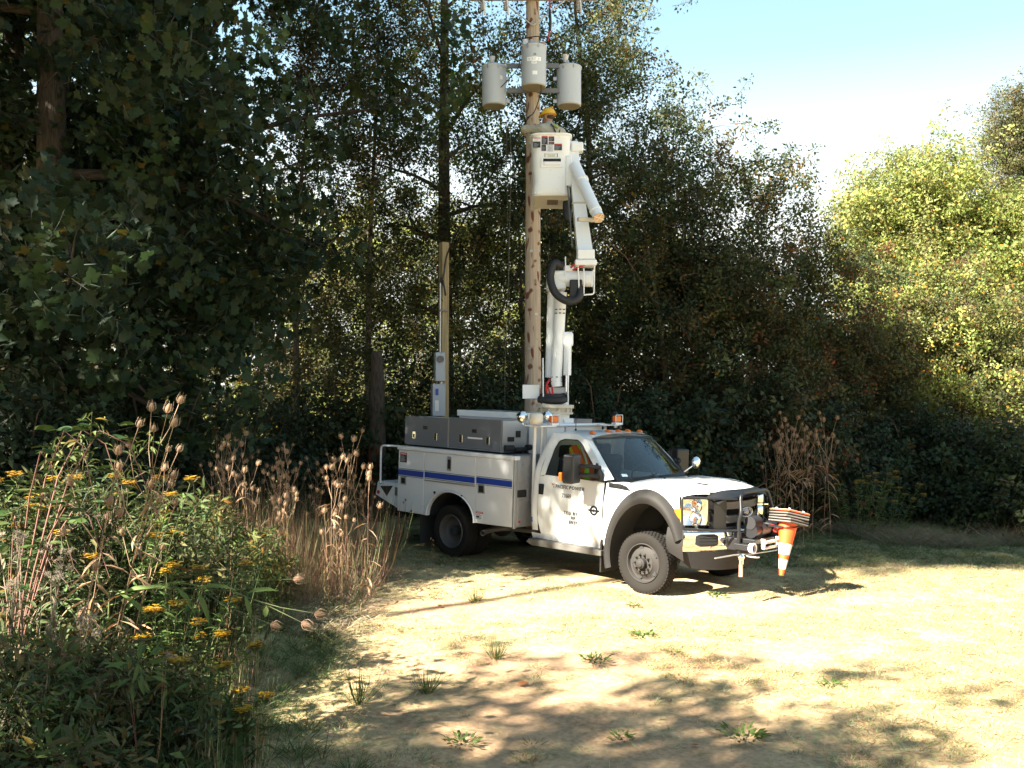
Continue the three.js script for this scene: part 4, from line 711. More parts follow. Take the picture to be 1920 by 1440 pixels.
  PW('boom_tip', [beam([1.03, 6.45, -15.86], [1.0, 6.86, -16.0], .17, .2, .19, .22), at(box(.20, .16, .22, .03), 1.08, 6.78, -15.90), at(box(.10, .5, .12, .02), .93, 6.35, -15.75)], MT.boom, ub);
  PW('leveling_rod', cylBetween([.955, 5.0, -15.22], [.90, 6.4, -15.84], .012, .012, 8), MT.steel, ub);
  PW('boom_strap', [at(box(.22, .04, .24, .01), 1.085, 5.72, -15.54, -.4), at(box(.40, .06, .08, .01), 1.22, 5.42, -15.10, 0, .3)], MT.cream, ub);
  // jib tube hanging beside it, its capped end towards the viewer
  const ja = [1.03, 6.42, -15.68], jb = [1.345, 5.42, -14.90];
  const jib = PW('jib_tube', [cylBetween(ja, jb, .098, .088, 28), cylBetween([1.125, 6.14, -15.45], [1.135, 6.11, -15.43], .106, .106, 28), cylBetween([1.30, 5.56, -15.0], [1.31, 5.53, -14.98], .098, .098, 28)], MT.boom);
  const jd = V(...jb).sub(V(...ja)).normalize();
  const cap = V(...jb).add(jd.clone().multiplyScalar(.004));
  PW('jib_cap', [cylBetween(cap.toArray(), cap.clone().add(jd.clone().multiplyScalar(.012)).toArray(), .092, .088, 28)], std([.58, .40, .26], .7), jib, 'tan end cap of the jib tube');
  { const q = new THREE.Quaternion().setFromUnitVectors(V(0, 1, 0), jd), c2 = cap.clone().add(jd.clone().multiplyScalar(.014)); const m = a => { const g = new THREE.BoxGeometry(.19, .008, .012); g.rotateY(a); g.applyQuaternion(q); g.translate(c2.x, c2.y, c2.z); return g; }; PW('cap_rib', [m(.1), m(1.67)], std([.75, .62, .5], .7), jib); }
  PW('bucket_hose', tube([V(.93, 6.05, -16.0), V(.90, 5.8, -15.95), V(.92, 5.6, -15.95), V(.95, 5.75, -16.1)], .06, 16, 8), MT.hose);
  // bucket: open fibreglass tub, tapered, with rim, pocket and stickers
  const bw = .66, bd = .66, bh = 1.06, c = V(.645, 5.90, -16.0);
  const rr = (w, d, y, n = 40) => Array.from({ length: n }, (_, k) => { const a = k / n * 2 * PI, e = 5; const cs = Math.cos(a), sn = Math.sin(a), m = Math.pow(Math.abs(cs) ** e + Math.abs(sn) ** e, -1 / e); return [cs * m * w / 2, y, sn * m * d / 2]; });
  const lv = [[.56, .56, 0], [.61, .60, .03], [.615, .61, .18], [.585, .60, .24], [.62, .62, .6], [.65, .65, 1.02], [.70, .70, 1.04], [.70, .70, 1.065], [.645, .645, 1.065], [.57, .57, .05]].map(([w, d, y]) => rr(w, d, y));
  const shell = patch(40, lv.length - 1, (u, v) => { const p = lv[Math.round(v * (lv.length - 1))][Math.round(u * 40) % 40]; const low = Math.max(0, 1 - p[1] / .22); return [p[0] + c.x, p[1] + c.y + (p[2] / .3) * .055 * low, p[2] + c.z]; });
  const bucket = new THREE.Group(); bucket.name = 'bucket'; truck.add(bucket);
  const BK = (n, g, m) => { const gg = Array.isArray(g) ? merge(g) : g; gg.applyMatrix4(toTruck); return P(n, gg, m, bucket); };
  const lin = toCreasedNormals(shell, .7);
  BK('bucket_shell', [lin, at(box(.54, .02, .54), c.x, c.y + .065, c.z, -.12)], MT.boom);
  BK('bucket_bottom', at(box(.55, .012, .56, .005), c.x, c.y - .002, c.z, -.182), std([.62, .56, .47], .7));
  BK('bottom_pad', [at(box(.18, .006, .20), c.x + .03, c.y - .008, c.z + .02, -.182), ...[0, 1, 2].map(k => at(box(.022, .008, .2), c.x - .03 + k * .06, c.y - .014, c.z + .02, -.182))], std([.20, .16, .12], .8));
  const fz = y => c.z + lerp(.60, .65, (y - .24) / .8) / 2;
  BK('step_pocket', [at(box(.36, .17, .014, .02), c.x + .01, c.y + .58, fz(.58) + .004)], MT.boom);
  BK('pocket_opening', at(box(.29, .05, .012, .008), c.x + .01, c.y + .62, fz(.6) + .010), MT.under);
  BK('pocket_step', at(box(.27, .06, .03, .012), c.x + .01, c.y + .565, fz(.57) + .016), MT.boom);
  BK('bucket_mount', [at(box(.12, .46, .30, .02), c.x + .36, c.y + .62, c.z - .02)], MT.boom);
  const st = (n, x, y, w, h, draw) => BK(n, at(new THREE.PlaneGeometry(w, h), c.x + x, c.y + y, fz(y) + .006, -.03), std([1, 1, 1], .6, { map: canvasTex(96, 120, draw) }));
  const sticker = (base, red) => (g, w, h) => { g.fillStyle = base; g.fillRect(0, 0, w, h); if (red) { g.fillStyle = '#a8332b'; g.fillRect(0, 0, w, 22); } g.fillStyle = '#8b8f98'; for (let k = 0; k < 6; k++) g.fillRect(10, 34 + k * 14, 40 + (k * 29 % 36), 5); };
  st('bucket_sticker', -.24, .875, .12, .10, sticker('#24262c', false)); st('bucket_sticker', -.24, .955, .12, .06, sticker('#d8d4cc', true)); st('bucket_sticker', -.11, .945, .10, .14, sticker('#2a2630', true)); st('bucket_sticker', 0, .97, .09, .08, sticker('#2b2a30', true)); st('bucket_sticker', 0, .90, .09, .045, sticker('#3a3230', true));
  st('bucket_sticker', -.125, .82, .075, .10, sticker('#2a2c34', false)); st('bucket_sticker', -.02, .82, .09, .12, sticker('#b9bcc4', false)); st('bucket_sticker', .11, .835, .125, .11, sticker('#34343c', true));
  st('bucket_sticker', -.005, .70, .22, .065, (g, w, h) => { g.fillStyle = '#e6e2da'; g.fillRect(0, 0, w, h); g.strokeStyle = '#55575c'; g.lineWidth = 5; g.strokeRect(4, 6, w - 8, h - 12); g.fillStyle = '#55575c'; for (let k = 0; k < 5; k++) g.fillRect(14 + k * 14, 36, 9, 18); g.fillRect(22, 74, 52, 16); });
}
// ---------------------------------------------------------------- utility pole, transformers, service post
const woodTex = dataTex(512, 1024, (u, v) => { const g = 1.4 * fbm(u * 34, v * 3.2, 4), k = Math.max(0, noise(u * 9, v * 22, 4.4) - .30) * 5 + Math.max(0, noise(u * 14, v * 9, 1.4) - .42) * 6, s = noise(u * 60, v * 6, 1.1); const a = clamp(.86 + .32 * g + .10 * s, 0, 1.2); return [lerp(.46 * a, .14, clamp(k, 0, 1)), lerp(.365 * a, .05, clamp(k, 0, 1)), lerp(.275 * a, .028, clamp(k, 0, 1))]; });
const poleWood = std([1, 1, 1], .9, { map: woodTex, bumpMap: woodTex, bumpScale: .012 });
const POLE = V(.365, 0, -16.82);
{
  const t = thing('utility_pole', 'tall weathered wooden utility pole carrying three grey transformers', 'utility pole', [POLE.x, gy(POLE.x, POLE.z) - .05, POLE.z]);
  const h = 12, y0 = t.position.y;
  const shaft = sweep(Array.from({ length: 13 }, (_, k) => V(.012 * noise(k * .6, 2.2), h * k / 12, 0)), Array.from({ length: 13 }, (_, k) => lerp(.155, .105, k / 12)), 28);
  { const uv = shaft.attributes.uv; for (let i = 0; i < uv.count; i++) uv.setXY(i, uv.getX(i) * 1.0, uv.getY(i) * .42); }
  mesh('pole_shaft', shaft, poleWood, t);
  const Y = y => y - y0, R = y => lerp(.155, .105, Y(y) / 12);
  const arm = mesh('crossarm', [bx(-1.12, 1.12, Y(9.60), Y(9.72), .10, .20, .01)], poleWood, t);
  arm.rotation.y = 0;
  mesh('arm_brace', [cylBetween([-.62, Y(9.62), .21], [0, Y(9.05) + .1, .14], .012)], MT.alu, t); mesh('arm_brace', [cylBetween([.62, Y(9.62), .21], [0, Y(9.05) + .1, .14], .012)], MT.alu, t);
  for (const x of [-.88, -.47, .80]) {
    const c = mesh('fuse_cutout', [at(new THREE.LatheGeometry([[.02, 0], [.05, .01], [.03, .03], [.055, .05], [.03, .07], [.055, .09], [.03, .11], [.055, .13], [.02, .15]].map(p => new THREE.Vector2(...p)), 16), x, Y(9.40), .18), cylBetween([x, Y(9.55), .16], [x, Y(9.62), .16], .012)], std([.42, .38, .36], .4), t);
    mesh('fuse_tube', cylBetween([x + .04, Y(9.30), .24], [x + .02, Y(9.56), .24], .016), std([.55, .53, .50], .5), c);
    mesh('drop_wire', tube([[x, Y(9.40), .2], [x + .01, Y(9.1), .2], [x - .02, Y(8.85), .2], [x * .75, Y(8.62), .16]], .006, 20, 5), MT.black, t);
  }
  // cluster mount holding the cans
  mesh('cluster_mount', [bx(-.46, .46, Y(8.42), Y(8.50), .06, .10), bx(-.46, .46, Y(7.98), Y(8.06), .06, .10), at(cyl(.15, .15, .07, 24), 0, Y(8.46), 0), at(cyl(.15, .15, .07, 24), 0, Y(8.02), 0)], MT.steel, t);
  mesh('insulated_jumper', tube([[.29, Y(9.9), .22], [.285, Y(9.55), .23], [.30, Y(9.2), .24], [.28, Y(8.95), .22], [.26, Y(8.86), .2]], .014, 24, 8), MT.red, t).userData.label = 'red insulated jumper hanging from the crossarm';
  mesh('jumper_sleeve', tube([[.287, Y(9.40), .232], [.30, Y(9.2), .243], [.293, Y(9.02), .23]], .024, 12, 8), MT.hose, t);
  mesh('lead_wire', [tube([[-.66, Y(8.72), .1], [-.4, Y(8.82), .25], [-.18, Y(8.84), .34], [.1, Y(8.82), .50], [.3, Y(8.80), .4], [.62, Y(8.70), .1]], .009, 40, 6), tube([[-.18, Y(8.84), .34], [-.22, Y(8.6), .5], [-.26, Y(8.3), .45], [-.5, Y(8.1), .2], [-.68, Y(8.0), .0]], .007, 30, 6), tube([[.10, Y(8.8), .53], [.105, Y(8.4), .545], [.13, Y(7.95), .54], [.12, Y(7.85), .4], [.02, Y(7.62), .16], [-.12, Y(7.52), .14]], .008, 40, 6)], MT.black, t);
  for (const [y, a] of [[6.2, .3], [5.2, -.2], [4.1, .4], [3.5, -.5]]) mesh('pole_tag', at(box(.05, .035, .006), R(y) * Math.sin(a), Y(y), R(y) * Math.cos(a) + .001, 0, a), MT.alu, t);
}
const canGeo = (() => { const g = new THREE.LatheGeometry([[0, 0], [.195, .0], [.21, .012], [.213, .03], [.213, .66], [.226, .665], [.228, .69], [.21, .705], [.12, .73], [0, .735]].map(p => new THREE.Vector2(...p)), 40); return g; })();
const canGrey = std([.44, .475, .53], .45, { map: dirt });
function transformer(x, y, z, label, extra) {
  const t = thing('transformer', label, 'transformer', [x, y, z], 'grey pole transformers');
  mesh('tank', canGeo.clone(), canGrey, t);
  mesh('tank_base', at(cyl(.195, .195, .008, 36), 0, -.003, 0), std([.26, .22, .16], .8), t);
  mesh('bushing', [at(new THREE.LatheGeometry([[.05, 0], [.055, .03], [.035, .04], [.055, .06], [.035, .07], [.05, .09], [.03, .10], [.045, .12], [.02, .14], [.0, .15]].map(p => new THREE.Vector2(...p)), 18), -.04, .70, -.02)], std([.40, .40, .41], .35), t);
  for (const a of [.35, -.5, 2.2]) mesh('lid_clamp', at(box(.022, .075, .016, .004), .226 * Math.sin(a), .66, .226 * Math.cos(a), 0, a), MT.alu, t);
  for (const yy of [.50, .10]) mesh('hanger_lug', at(box(.09, .07, .05, .008), extra.lug * .235, yy, -.03), MT.alu, t);
  return t;
}
const labelPatch = (w, h, y, a0, r = .2145) => patch(10, 2, (u, v) => { const a = a0 + (u - .5) * w / r; return [r * Math.sin(a), y + (v - .5) * h, r * Math.cos(a)]; });
{
  const a = transformer(-.315, 7.78, -16.86, 'grey transformer can hanging on the left of the pole', { lug: 1 });
  mesh('bushing_cap', at(cyl(.035, .06, .10), -.04, .84, -.02), std([.55, .56, .58], .5), a);
  mesh('tank_plate', labelPatch(.06, .07, .46, .65), std([.70, .71, .73], .5), a);
  const b = transformer(.375, 7.97, -16.42, 'numbered grey transformer can in front of the pole', { lug: 0 });
  mesh('bushing_cap', at(cyl(.05, .055, .16), -.15, .76, -.04), std([.60, .62, .66], .5), b);
  mesh('bushing_cap', at(cyl(.05, .055, .10), .15, .74, -.04), std([.30, .20, .17], .5), b);
  mesh('tank_number', labelPatch(.06, .065, .50, .05), phy([1, 1, 1], .6, { transparent: true, map: canvasTex(96, 96, (c, w, h) => { c.clearRect(0, 0, w, h); c.fillStyle = '#4d5a34'; c.font = 'bold 76px sans-serif'; c.textAlign = 'center'; c.textBaseline = 'middle'; c.fillText('25', w / 2, h / 2); }) }), b);
  mesh('tank_number', labelPatch(.25, .065, .425, .0), std([1, 1, 1], .6, { map: canvasTex(320, 84, (c, w, h) => { c.fillStyle = '#f1f1f3'; c.fillRect(0, 0, w, h); c.fillStyle = '#9a9ca4'; c.font = 'bold 66px monospace'; c.textAlign = 'center'; c.textBaseline = 'middle'; const k = (w - 20) / c.measureText('241827 51').width; c.translate(w / 2, h / 2); c.scale(k, 1); c.fillText('241827 51', 0, 0); }) }), b);
  mesh('tank_number', labelPatch(.085, .05, .365, .0), std([1, 1, 1], .6, { map: canvasTex(128, 76, (c, w, h) => { c.fillStyle = '#eceef0'; c.fillRect(0, 0, w, h); c.fillStyle = '#3c3e44'; c.font = 'bold 58px monospace'; c.textAlign = 'center'; c.textBaseline = 'middle'; c.fillText('141', w / 2, h / 2); }) }), b);
  mesh('tank_plate', labelPatch(.085, .065, .185, .06), std([.80, .80, .83], .5), b);
  const d = transformer(1.005, 7.78, -16.86, 'grey transformer can hanging on the right of the pole', { lug: -1 });
  mesh('bushing_cap', at(cyl(.035, .06, .13), -.06, .86, -.02), std([.62, .60, .58], .5), d);
}
{ // squared service post with meter and switch boxes
  const x = -1.31, z = -18.5, gyy = gy(x, z) - .05, Y = y => y - gyy;
  const t = thing('service_post', 'squared timber post behind the truck carrying a meter box and a switch box', 'post', [x, gyy, z]); t.rotation.y = .55;
  const tim = std([.50, .42, .24], .85, { map: barkTex });
  mesh('post_shaft', bx(-.075, .075, 0, Y(5.66), -.075, .075, .008), tim, t);
  const galv = std([.30, .33, .37], .45, { metalness: .35 });
  const mb = mesh('meter_box', bx(-.21, -.02, Y(2.98), Y(3.53), .06, .22, .012), galv, t); mb.rotation.y = -.25;
  mesh('meter_dial', [at(cyl(.065, .065, .06, 24), -.12, Y(3.40), .235, PI / 2)], std([.05, .055, .06], .2), mb);
  const sb = mesh('switch_box', bx(-.27, -.02, Y(2.32), Y(2.93), .06, .24, .012), galv, t); sb.rotation.y = -.25;
  mesh('switch_handle', bx(-.21, -.16, Y(2.72), Y(2.84), .24, .27, .008), std([.02, .07, .35], .4), sb);
  mesh('switch_label', bx(-.22, -.15, Y(2.42), Y(2.62), .2405, .243), std([.62, .60, .55], .6), sb);
  mesh('conduit', [cylBetween([-.13, Y(3.5), .10], [-.13, Y(4.86), .10], .02), cylBetween([-.12, Y(2.9), .12], [-.12, Y(3.0), .12], .03)], MT.alu, t);
  mesh('conduit_clamp', bx(-.15, .03, Y(4.32), Y(4.35), .077, .13), MT.steel, t);
  mesh('weather_head', tube([[-.13, Y(4.84), .10], [-.11, Y(4.98), .13], [-.03, Y(4.62), .14]], .018, 12, 7), MT.black, t);
}
{ // service cable from the post up to the pole, and the hand line
  const a = thing('service_cable', 'black cable swinging from the timber post up to the utility pole', 'cable', [0, 0, 0]);
  mesh('cable', tube([[-1.36, 4.72, -18.36], [-1.30, 5.05, -18.36], [-1.22, 5.45, -18.32], [-.9, 6.0, -18.0], [-.45, 6.6, -17.5], [-.02, 7.15, -17.05], [.30, 7.55, -16.72]], .016, 60, 8), MT.black, a);
  mesh('cable_end', tube([[-1.36, 4.72, -18.36], [-1.375, 4.62, -18.36], [-1.33, 4.52, -18.37]], .014, 10, 7), MT.plastic, a);
  const b = thing('hand_line', 'thin rope hanging down left of the utility pole', 'rope', [0, 0, 0]);
  mesh('rope', tube([[-.02, 7.6, -16.7], [-.03, 6.2, -16.72], [-.06, 4.8, -16.75], [-.12, 3.2, -16.8], [-.12, 2.0, -16.9]], .0035, 40, 6), std([.13, .12, .11], .9), b);
  mesh('rope_strand', tube([[-.10, 7.5, -16.72], [-.08, 6.0, -16.75], [-.05, 4.6, -16.78], [-.02, 3.0, -16.8]], .003, 40, 5), std([.10, .095, .09], .9), b);
}
// ---------------------------------------------------------------- traffic cones stacked upside down on the front rack
{
  const orange = std([.72, .085, .012], .55), whiteBand = std([.62, .62, .60], .6, { map: dirt }), greyBase = std([.11, .10, .09], .85), top = std([.72, .10, .03], .6), pale = std([.70, .62, .52], .7);
  const base = V(1.42, 1.13, -.22), tip = V(1.42, .30, -.03), ax = tip.clone().sub(base).normalize(), H = .70;
  const q = new THREE.Quaternion().setFromUnitVectors(V(0, 1, 0), ax), R = t => lerp(.125, .028, t);
  for (let k = 0; k < 5; k++) {      // 0 = outermost, lowest
    const o = new THREE.Group(); o.name = numbered('traffic_cone'); tag(o, ['outermost orange cone with two white bands, tip pointing down at the truck front', 'second cone base from the bottom of the upturned stack', 'middle cone base of the upturned stack', 'fourth cone base from the bottom of the upturned stack', 'topmost cone base with orange rim and pale bolts on the upturned stack'][k], 'traffic cone', 'upturned cones stacked on the truck front rack');
    const p = base.clone().add(ax.clone().multiplyScalar(.135 - .036 * k)); p.applyMatrix4(truck.matrixWorld); o.position.copy(p);
    o.quaternion.copy(truck.quaternion).multiply(q).multiply(new THREE.Quaternion().setFromAxisAngle(V(0, 1, 0), .35 + (R0() - .5) * .25)); scene.add(o);
    const lathe = (t0, t1, e) => new THREE.LatheGeometry([[R(t0) + e, H * t0], [R(t1) + e, H * t1]].map(a => new THREE.Vector2(...a)), 32);
    mesh('cone_body', [lathe(0, .985, 0), lathe(0, .98, -.006), at(cyl(.028, .026, .006, 24), 0, H * .985, 0)], orange, o);
    if (k === 0) { mesh('reflective_band', lathe(.40, .60, .002), whiteBand, o); mesh('reflective_band', lathe(.69, .87, .002), whiteBand, o); }
    mesh('cone_base', [box(.37, .022, .37, .010)], k === 4 ? top : greyBase, o);
    if (k === 4) { mesh('base_underside', at(box(.33, .004, .33), 0, -.0125, 0), pale, o); for (const [x, z] of [[-.12, -.12], [.12, -.12], [-.12, .12], [.12, .12]]) mesh('base_foot', at(cyl(.014, .014, .022, 10), x, -.022, z), std([.75, .75, .75], .5), o); }
  }
}
// ---------------------------------------------------------------- safety vest on the passenger seat, lime hard hat
{
  const v = thing('safety_vest', 'orange safety vest with lime and silver stripes hung over the passenger seat', 'vest', [0, 0, 0]); v.applyMatrix4(truck.matrixWorld);
  const cloth = (u0, u1, o, mat, n) => mesh(n, patch(8, 16, (u, t) => { const s = lerp(u0, u1, u) * 2 - 1, y = 1.86 - .56 * t - .10 * Math.pow(Math.abs(s), 2.2) + .03 * Math.sin(s * 9 + t * 3) * t, x = -1.665 + .16 * Math.sin(Math.min(1, t * 1.5) * PI / 2) + .025 * Math.sin(s * 7 + t * 5); return [x + o, y, .47 + s * (.18 + .08 * t)]; }), mat, v);
  cloth(0, 1, 0, std([.80, .13, .02], .7), 'vest_cloth');
  cloth(.30, .48, .006, std([.42, .80, .03], .7), 'lime_stripe'); cloth(.20, .285, .007, std([.66, .66, .60], .4), 'silver_stripe'); cloth(.78, .9, .006, std([.42, .80, .03], .7), 'lime_stripe');
  const h = thing('hard_hat', 'lime green hard hat seen through the cab side window', 'hard hat', [0, 0, 0]); h.applyMatrix4(truck.matrixWorld);
  mesh('hat_shell', at(new THREE.SphereGeometry(.115, 20, 14, 0, 2 * PI, 0, PI * .55), -1.90, 1.66, -.20), std([.30, .75, .03], .4), h);
  mesh('hat_brim', at(cyl(.15, .145, .012, 28), -1.89, 1.645, -.20), std([.30, .75, .03], .4), h);
}
// ---------------------------------------------------------------- line worker in the bucket
function blobMesh(dist, lo, hi, cell) {
  const size = Math.max(hi[0] - lo[0], hi[1] - lo[1], hi[2] - lo[2]), n = Math.ceil(size / cell) + 3, mc = new MarchingCubes(n, undefined, false, false, 120000), half = n / 2, sc = cell;
  const cx = [0, 1, 2].map(k => (lo[k] + hi[k]) / 2), f = mc.field;
  for (let z = 0; z < n; z++) for (let y = 0; y < n; y++) for (let x = 0; x < n; x++) f[z * n * n + y * n + x] = -dist((x - half) * sc + cx[0], (y - half) * sc + cx[1], (z - half) * sc + cx[2]);
  mc.isolation = 0; mc.update();
  const g = new THREE.BufferGeometry(), c = mc.count, p = mc.positionArray.slice(0, c * 3), q = mc.normalArray.slice(0, c * 3);
  for (let i = 0; i < c; i++) for (let k = 0; k < 3; k++) p[i * 3 + k] = p[i * 3 + k] * half * sc + cx[k];
  g.setAttribute('position', new THREE.BufferAttribute(p, 3)); g.setAttribute('normal', new THREE.BufferAttribute(q, 3)); g.setAttribute('uv', new THREE.BufferAttribute(new Float32Array(c * 2), 2));
  g.computeVertexNormals(); return g;
}
const capsule = (x, y, z, a, b, ra, rb) => { const bx_ = b[0] - a[0], by = b[1] - a[1], bz = b[2] - a[2], px = x - a[0], py = y - a[1], pz = z - a[2], t = clamp((px * bx_ + py * by + pz * bz) / (bx_ * bx_ + by * by + bz * bz), 0, 1); return Math.hypot(px - bx_ * t, py - by * t, pz - bz * t) - lerp(ra, rb, t); };
const smin = (a, b, k) => { const h = Math.max(k - Math.abs(a - b), 0) / k; return Math.min(a, b) - h * h * k * .25; };
{
  const W = thing('person', 'worker in tan shirt and yellow hard hat leaning from the bucket to the pole', 'person', [.66, 5.975, -16.06]);
  const B = [ // [from, to, r0, r1, blend]
    [[.02, .70, .06], [0, .90, .03], .150, .135, .10], [[0, .90, .03], [-.02, 1.10, -.01], .135, .160, .10], [[-.15, 1.13, .10], [.14, 1.13, -.11], .095, .095, .10], [[-.02, 1.12, -.01], [-.04, 1.27, -.03], .075, .058, .06],
    [[-.07, .70, .12], [-.20, .44, -.10], .095, .075, .06], [[-.20, .44, -.10], [-.10, .10, .10], .070, .050, .04], [[.10, .70, 0], [.03, .44, -.22], .095, .075, .06], [[.03, .44, -.22], [.14, .10, -.02], .070, .050, .04],
    [[-.10, .055, .12], [-.20, .04, -.02], .050, .042, .03], [[.14, .055, 0], [.05, .04, -.14], .050, .042, .03],
    [[-.17, 1.13, .11], [-.44, 1.17, -.02], .078, .066, .06], [[-.44, 1.17, -.02], [-.47, 1.20, -.30], .066, .046, .03], [[.16, 1.13, -.12], [.27, .93, .0], .078, .064, .06], [[.27, .93, 0], [.26, 1.02, -.20], .062, .044, .03],
  ];
  const body = (x, y, z) => { let d = 1; for (const b of B) d = smin(d, capsule(x, y, z, b[0], b[1], b[2], b[3]), b[4]); return d + .004 * Math.sin(x * 60 + y * 34) * Math.sin(z * 50 + y * 42); };
  const H = [-.05, 1.385, -.05], fd = [-.78, 0, -.62], rt = [.62, 0, -.78];          // head centre, facing, right
  const hp = (a, b, c) => [H[0] + fd[0] * a + rt[0] * c, H[1] + b, H[2] + fd[2] * a + rt[2] * c];
  const headParts = [[hp(-.015, .025, 0), hp(.02, .03, 0), .088, .082, .04], [hp(.03, -.04, 0), hp(.05, -.075, 0), .060, .042, .05], [hp(.095, -.005, 0), hp(.113, -.028, 0), .010, .013, .02], [hp(-.01, -.06, 0), hp(-.02, -.14, 0), .056, .058, .03], [hp(-.005, -.005, .085), hp(-.01, -.035, .083), .017, .011, .012], [hp(-.005, -.005, -.085), hp(-.01, -.035, -.083), .017, .011, .012], [hp(.082, -.052, -.014), hp(.082, -.052, .014), .009, .009, .01], [hp(.082, .018, -.03), hp(.082, .018, -.028), .012, .012, .004], [hp(.082, .018, .03), hp(.082, .018, .028), .012, .012, .004]];
  const head = (x, y, z) => { let d = 1; for (const b of headParts) d = smin(d, capsule(x, y, z, b[0], b[1], b[2], b[3]), b[4]); return d; };
  // a hand: palm and five bent fingers from wrist w along d, curling towards c
  const handParts = (w, d, c) => { const D = V(...d).normalize(), Cc = V(...c).normalize(), S = D.clone().cross(Cc), p = (a, b, e) => V(...w).add(D.clone().multiplyScalar(a)).add(S.clone().multiplyScalar(b)).add(Cc.clone().multiplyScalar(e)).toArray(), out = [[p(0, 0, 0), p(.05, -.018, .004), .026, .022, .02], [p(0, 0, 0), p(.05, .018, .004), .026, .022, .02], [p(.05, -.02, .004), p(.085, .0, .006), .02, .018, .02]];
    [[-.030, .062], [-.010, .072], [.010, .068], [.029, .054]].forEach(([b, L]) => { const k = p(.088, b, .004), m = p(.088 + L * .55, b * 1.05, .022), t = p(.088 + L * .80, b * 1.05, .055); out.push([k, m, .0098, .0090, .006], [m, t, .0090, .0078, .004]); });
    out.push([p(.02, -.032, .01), p(.055, -.055, .03), .013, .0105, .008], [p(.055, -.055, .03), p(.078, -.05, .055), .0105, .0085, .004]); return out; };
  const skin = [.30, .17, .11], shirt = [.36, .33, .26], pants = [.06, .07, .10], boots = [.07, .05, .03];
  const paint = (g, f) => { const p = g.attributes.position, c = new Float32Array(p.count * 3); for (let i = 0; i < p.count; i++) { const k = f(p.getX(i), p.getY(i), p.getZ(i)); c.set(k, i * 3); } g.setAttribute('color', new THREE.BufferAttribute(c, 3)); return g; };
  const gs = [paint(blobMesh(body, [-.62, -.06, -.5], [.45, 1.42, .4], .014), (x, y, z) => y < .13 ? boots : y < .74 ? pants : shirt), paint(blobMesh(head, [-.2, 1.2, -.2], [.1, 1.52, .1], .006), () => skin)];
  for (const [w, d, c] of [[[-.47, 1.20, -.30], [.15, .05, -1], [1, 0, .1]], [[.26, 1.02, -.20], [-.35, .3, -1], [-.2, -1, 0]]]) { const hpz = handParts(w, d, c), hd = (x, y, z) => { let e = 1; for (const b of hpz) e = smin(e, capsule(x, y, z, b[0], b[1], b[2], b[3]), b[4]); return e; }; gs.push(paint(blobMesh(hd, w.map(v => v - .20), w.map(v => v + .20), .004), () => skin)); }
  const full = mergeGeometries(gs.map(g => { const n = g.clone(); return n; })); const bm = new THREE.Mesh(full, std([1, 1, 1], .85, { vertexColors: true })); bm.name = 'body'; bm.castShadow = bm.receiveShadow = true; W.add(bm);
  const yellow = std([.72, .40, .015], .4);
  const hat = new THREE.Group(); hat.name = 'hard_hat'; W.add(hat);
  const ha = Math.atan2(-fd[2], fd[0]); hat.position.set(H[0], H[1] + .035, H[2]); hat.rotation.set(0, ha, 0);
  mesh('hat_shell', [at(new THREE.SphereGeometry(1, 26, 14, 0, 2 * PI, 0, PI * .5), 0, 0, 0, 0, 0, 0, [.135, .125, .112]), at(box(.20, .02, .03, .01), 0, .118, 0)], yellow, hat);
  mesh('hat_brim', [at(cyl(1, .97, .010, 32), .015, .0, 0, 0, 0, -.06, [.165, 1, .128])], yellow, hat);
  mesh('hair', at(new THREE.SphereGeometry(.088, 18, 12), -.018, -.025, 0, 0, 0, 0, [.98, .9, .98]), std([.05, .03, .02], .9), hat);
  // harness and collar on the back
  mesh('collar', at(new THREE.TorusGeometry(.068, .020, 10, 24), -.035, 1.235, -.03, PI / 2 - .1), std([.24, .26, .10], .8), W);
  const strap = std([.035, .04, .03], .8), back = (s, y, o = .168) => { const a = s; return [-.01 + .62 * a + .62 * o * .95, y, .0 - .78 * a + .70 * o * 1.0]; };
  const lime = std([.30, .34, .10], .8);
  mesh('harness_strap', tube([back(-.10, 1.21, .10), back(-.09, 1.15, .155), back(-.03, 1.04, .175), back(.0, .95, .165), back(.02, .8, .16)], .013, 20, 6), strap, W);
  mesh('harness_strap', tube([back(.10, 1.21, .10), back(.09, 1.15, .155), back(.03, 1.04, .175), back(.0, .95, .165), back(-.02, .8, .16)], .013, 20, 6), strap, W);
  mesh('harness_yoke', tube([back(-.05, 1.20, .12), back(0, 1.17, .17), back(.05, 1.20, .12)], .028, 12, 8), lime, W);
}
// ---------------------------------------------------------------- weeds and grass
function GP(px, py) {                                    // ground point seen at a photograph position
  const d = V((px - 960) / 1810, -(py - 720) / 1810, -1).applyEuler(camera.rotation); let t = 1;
  for (let k = 0; k < 4000; k++) { t += .02; const p = d.clone().multiplyScalar(t).add(camera.position); if (p.y <= gy(p.x, p.z)) return p; }
  return d.multiplyScalar(30).add(camera.position);
}
const M_dry = phy([1, 1, 1], .8, { vertexColors: true, side: THREE.DoubleSide, transmission: .25, thickness: 0 });
const coloured = T => { const g = T.geo(); return g; };
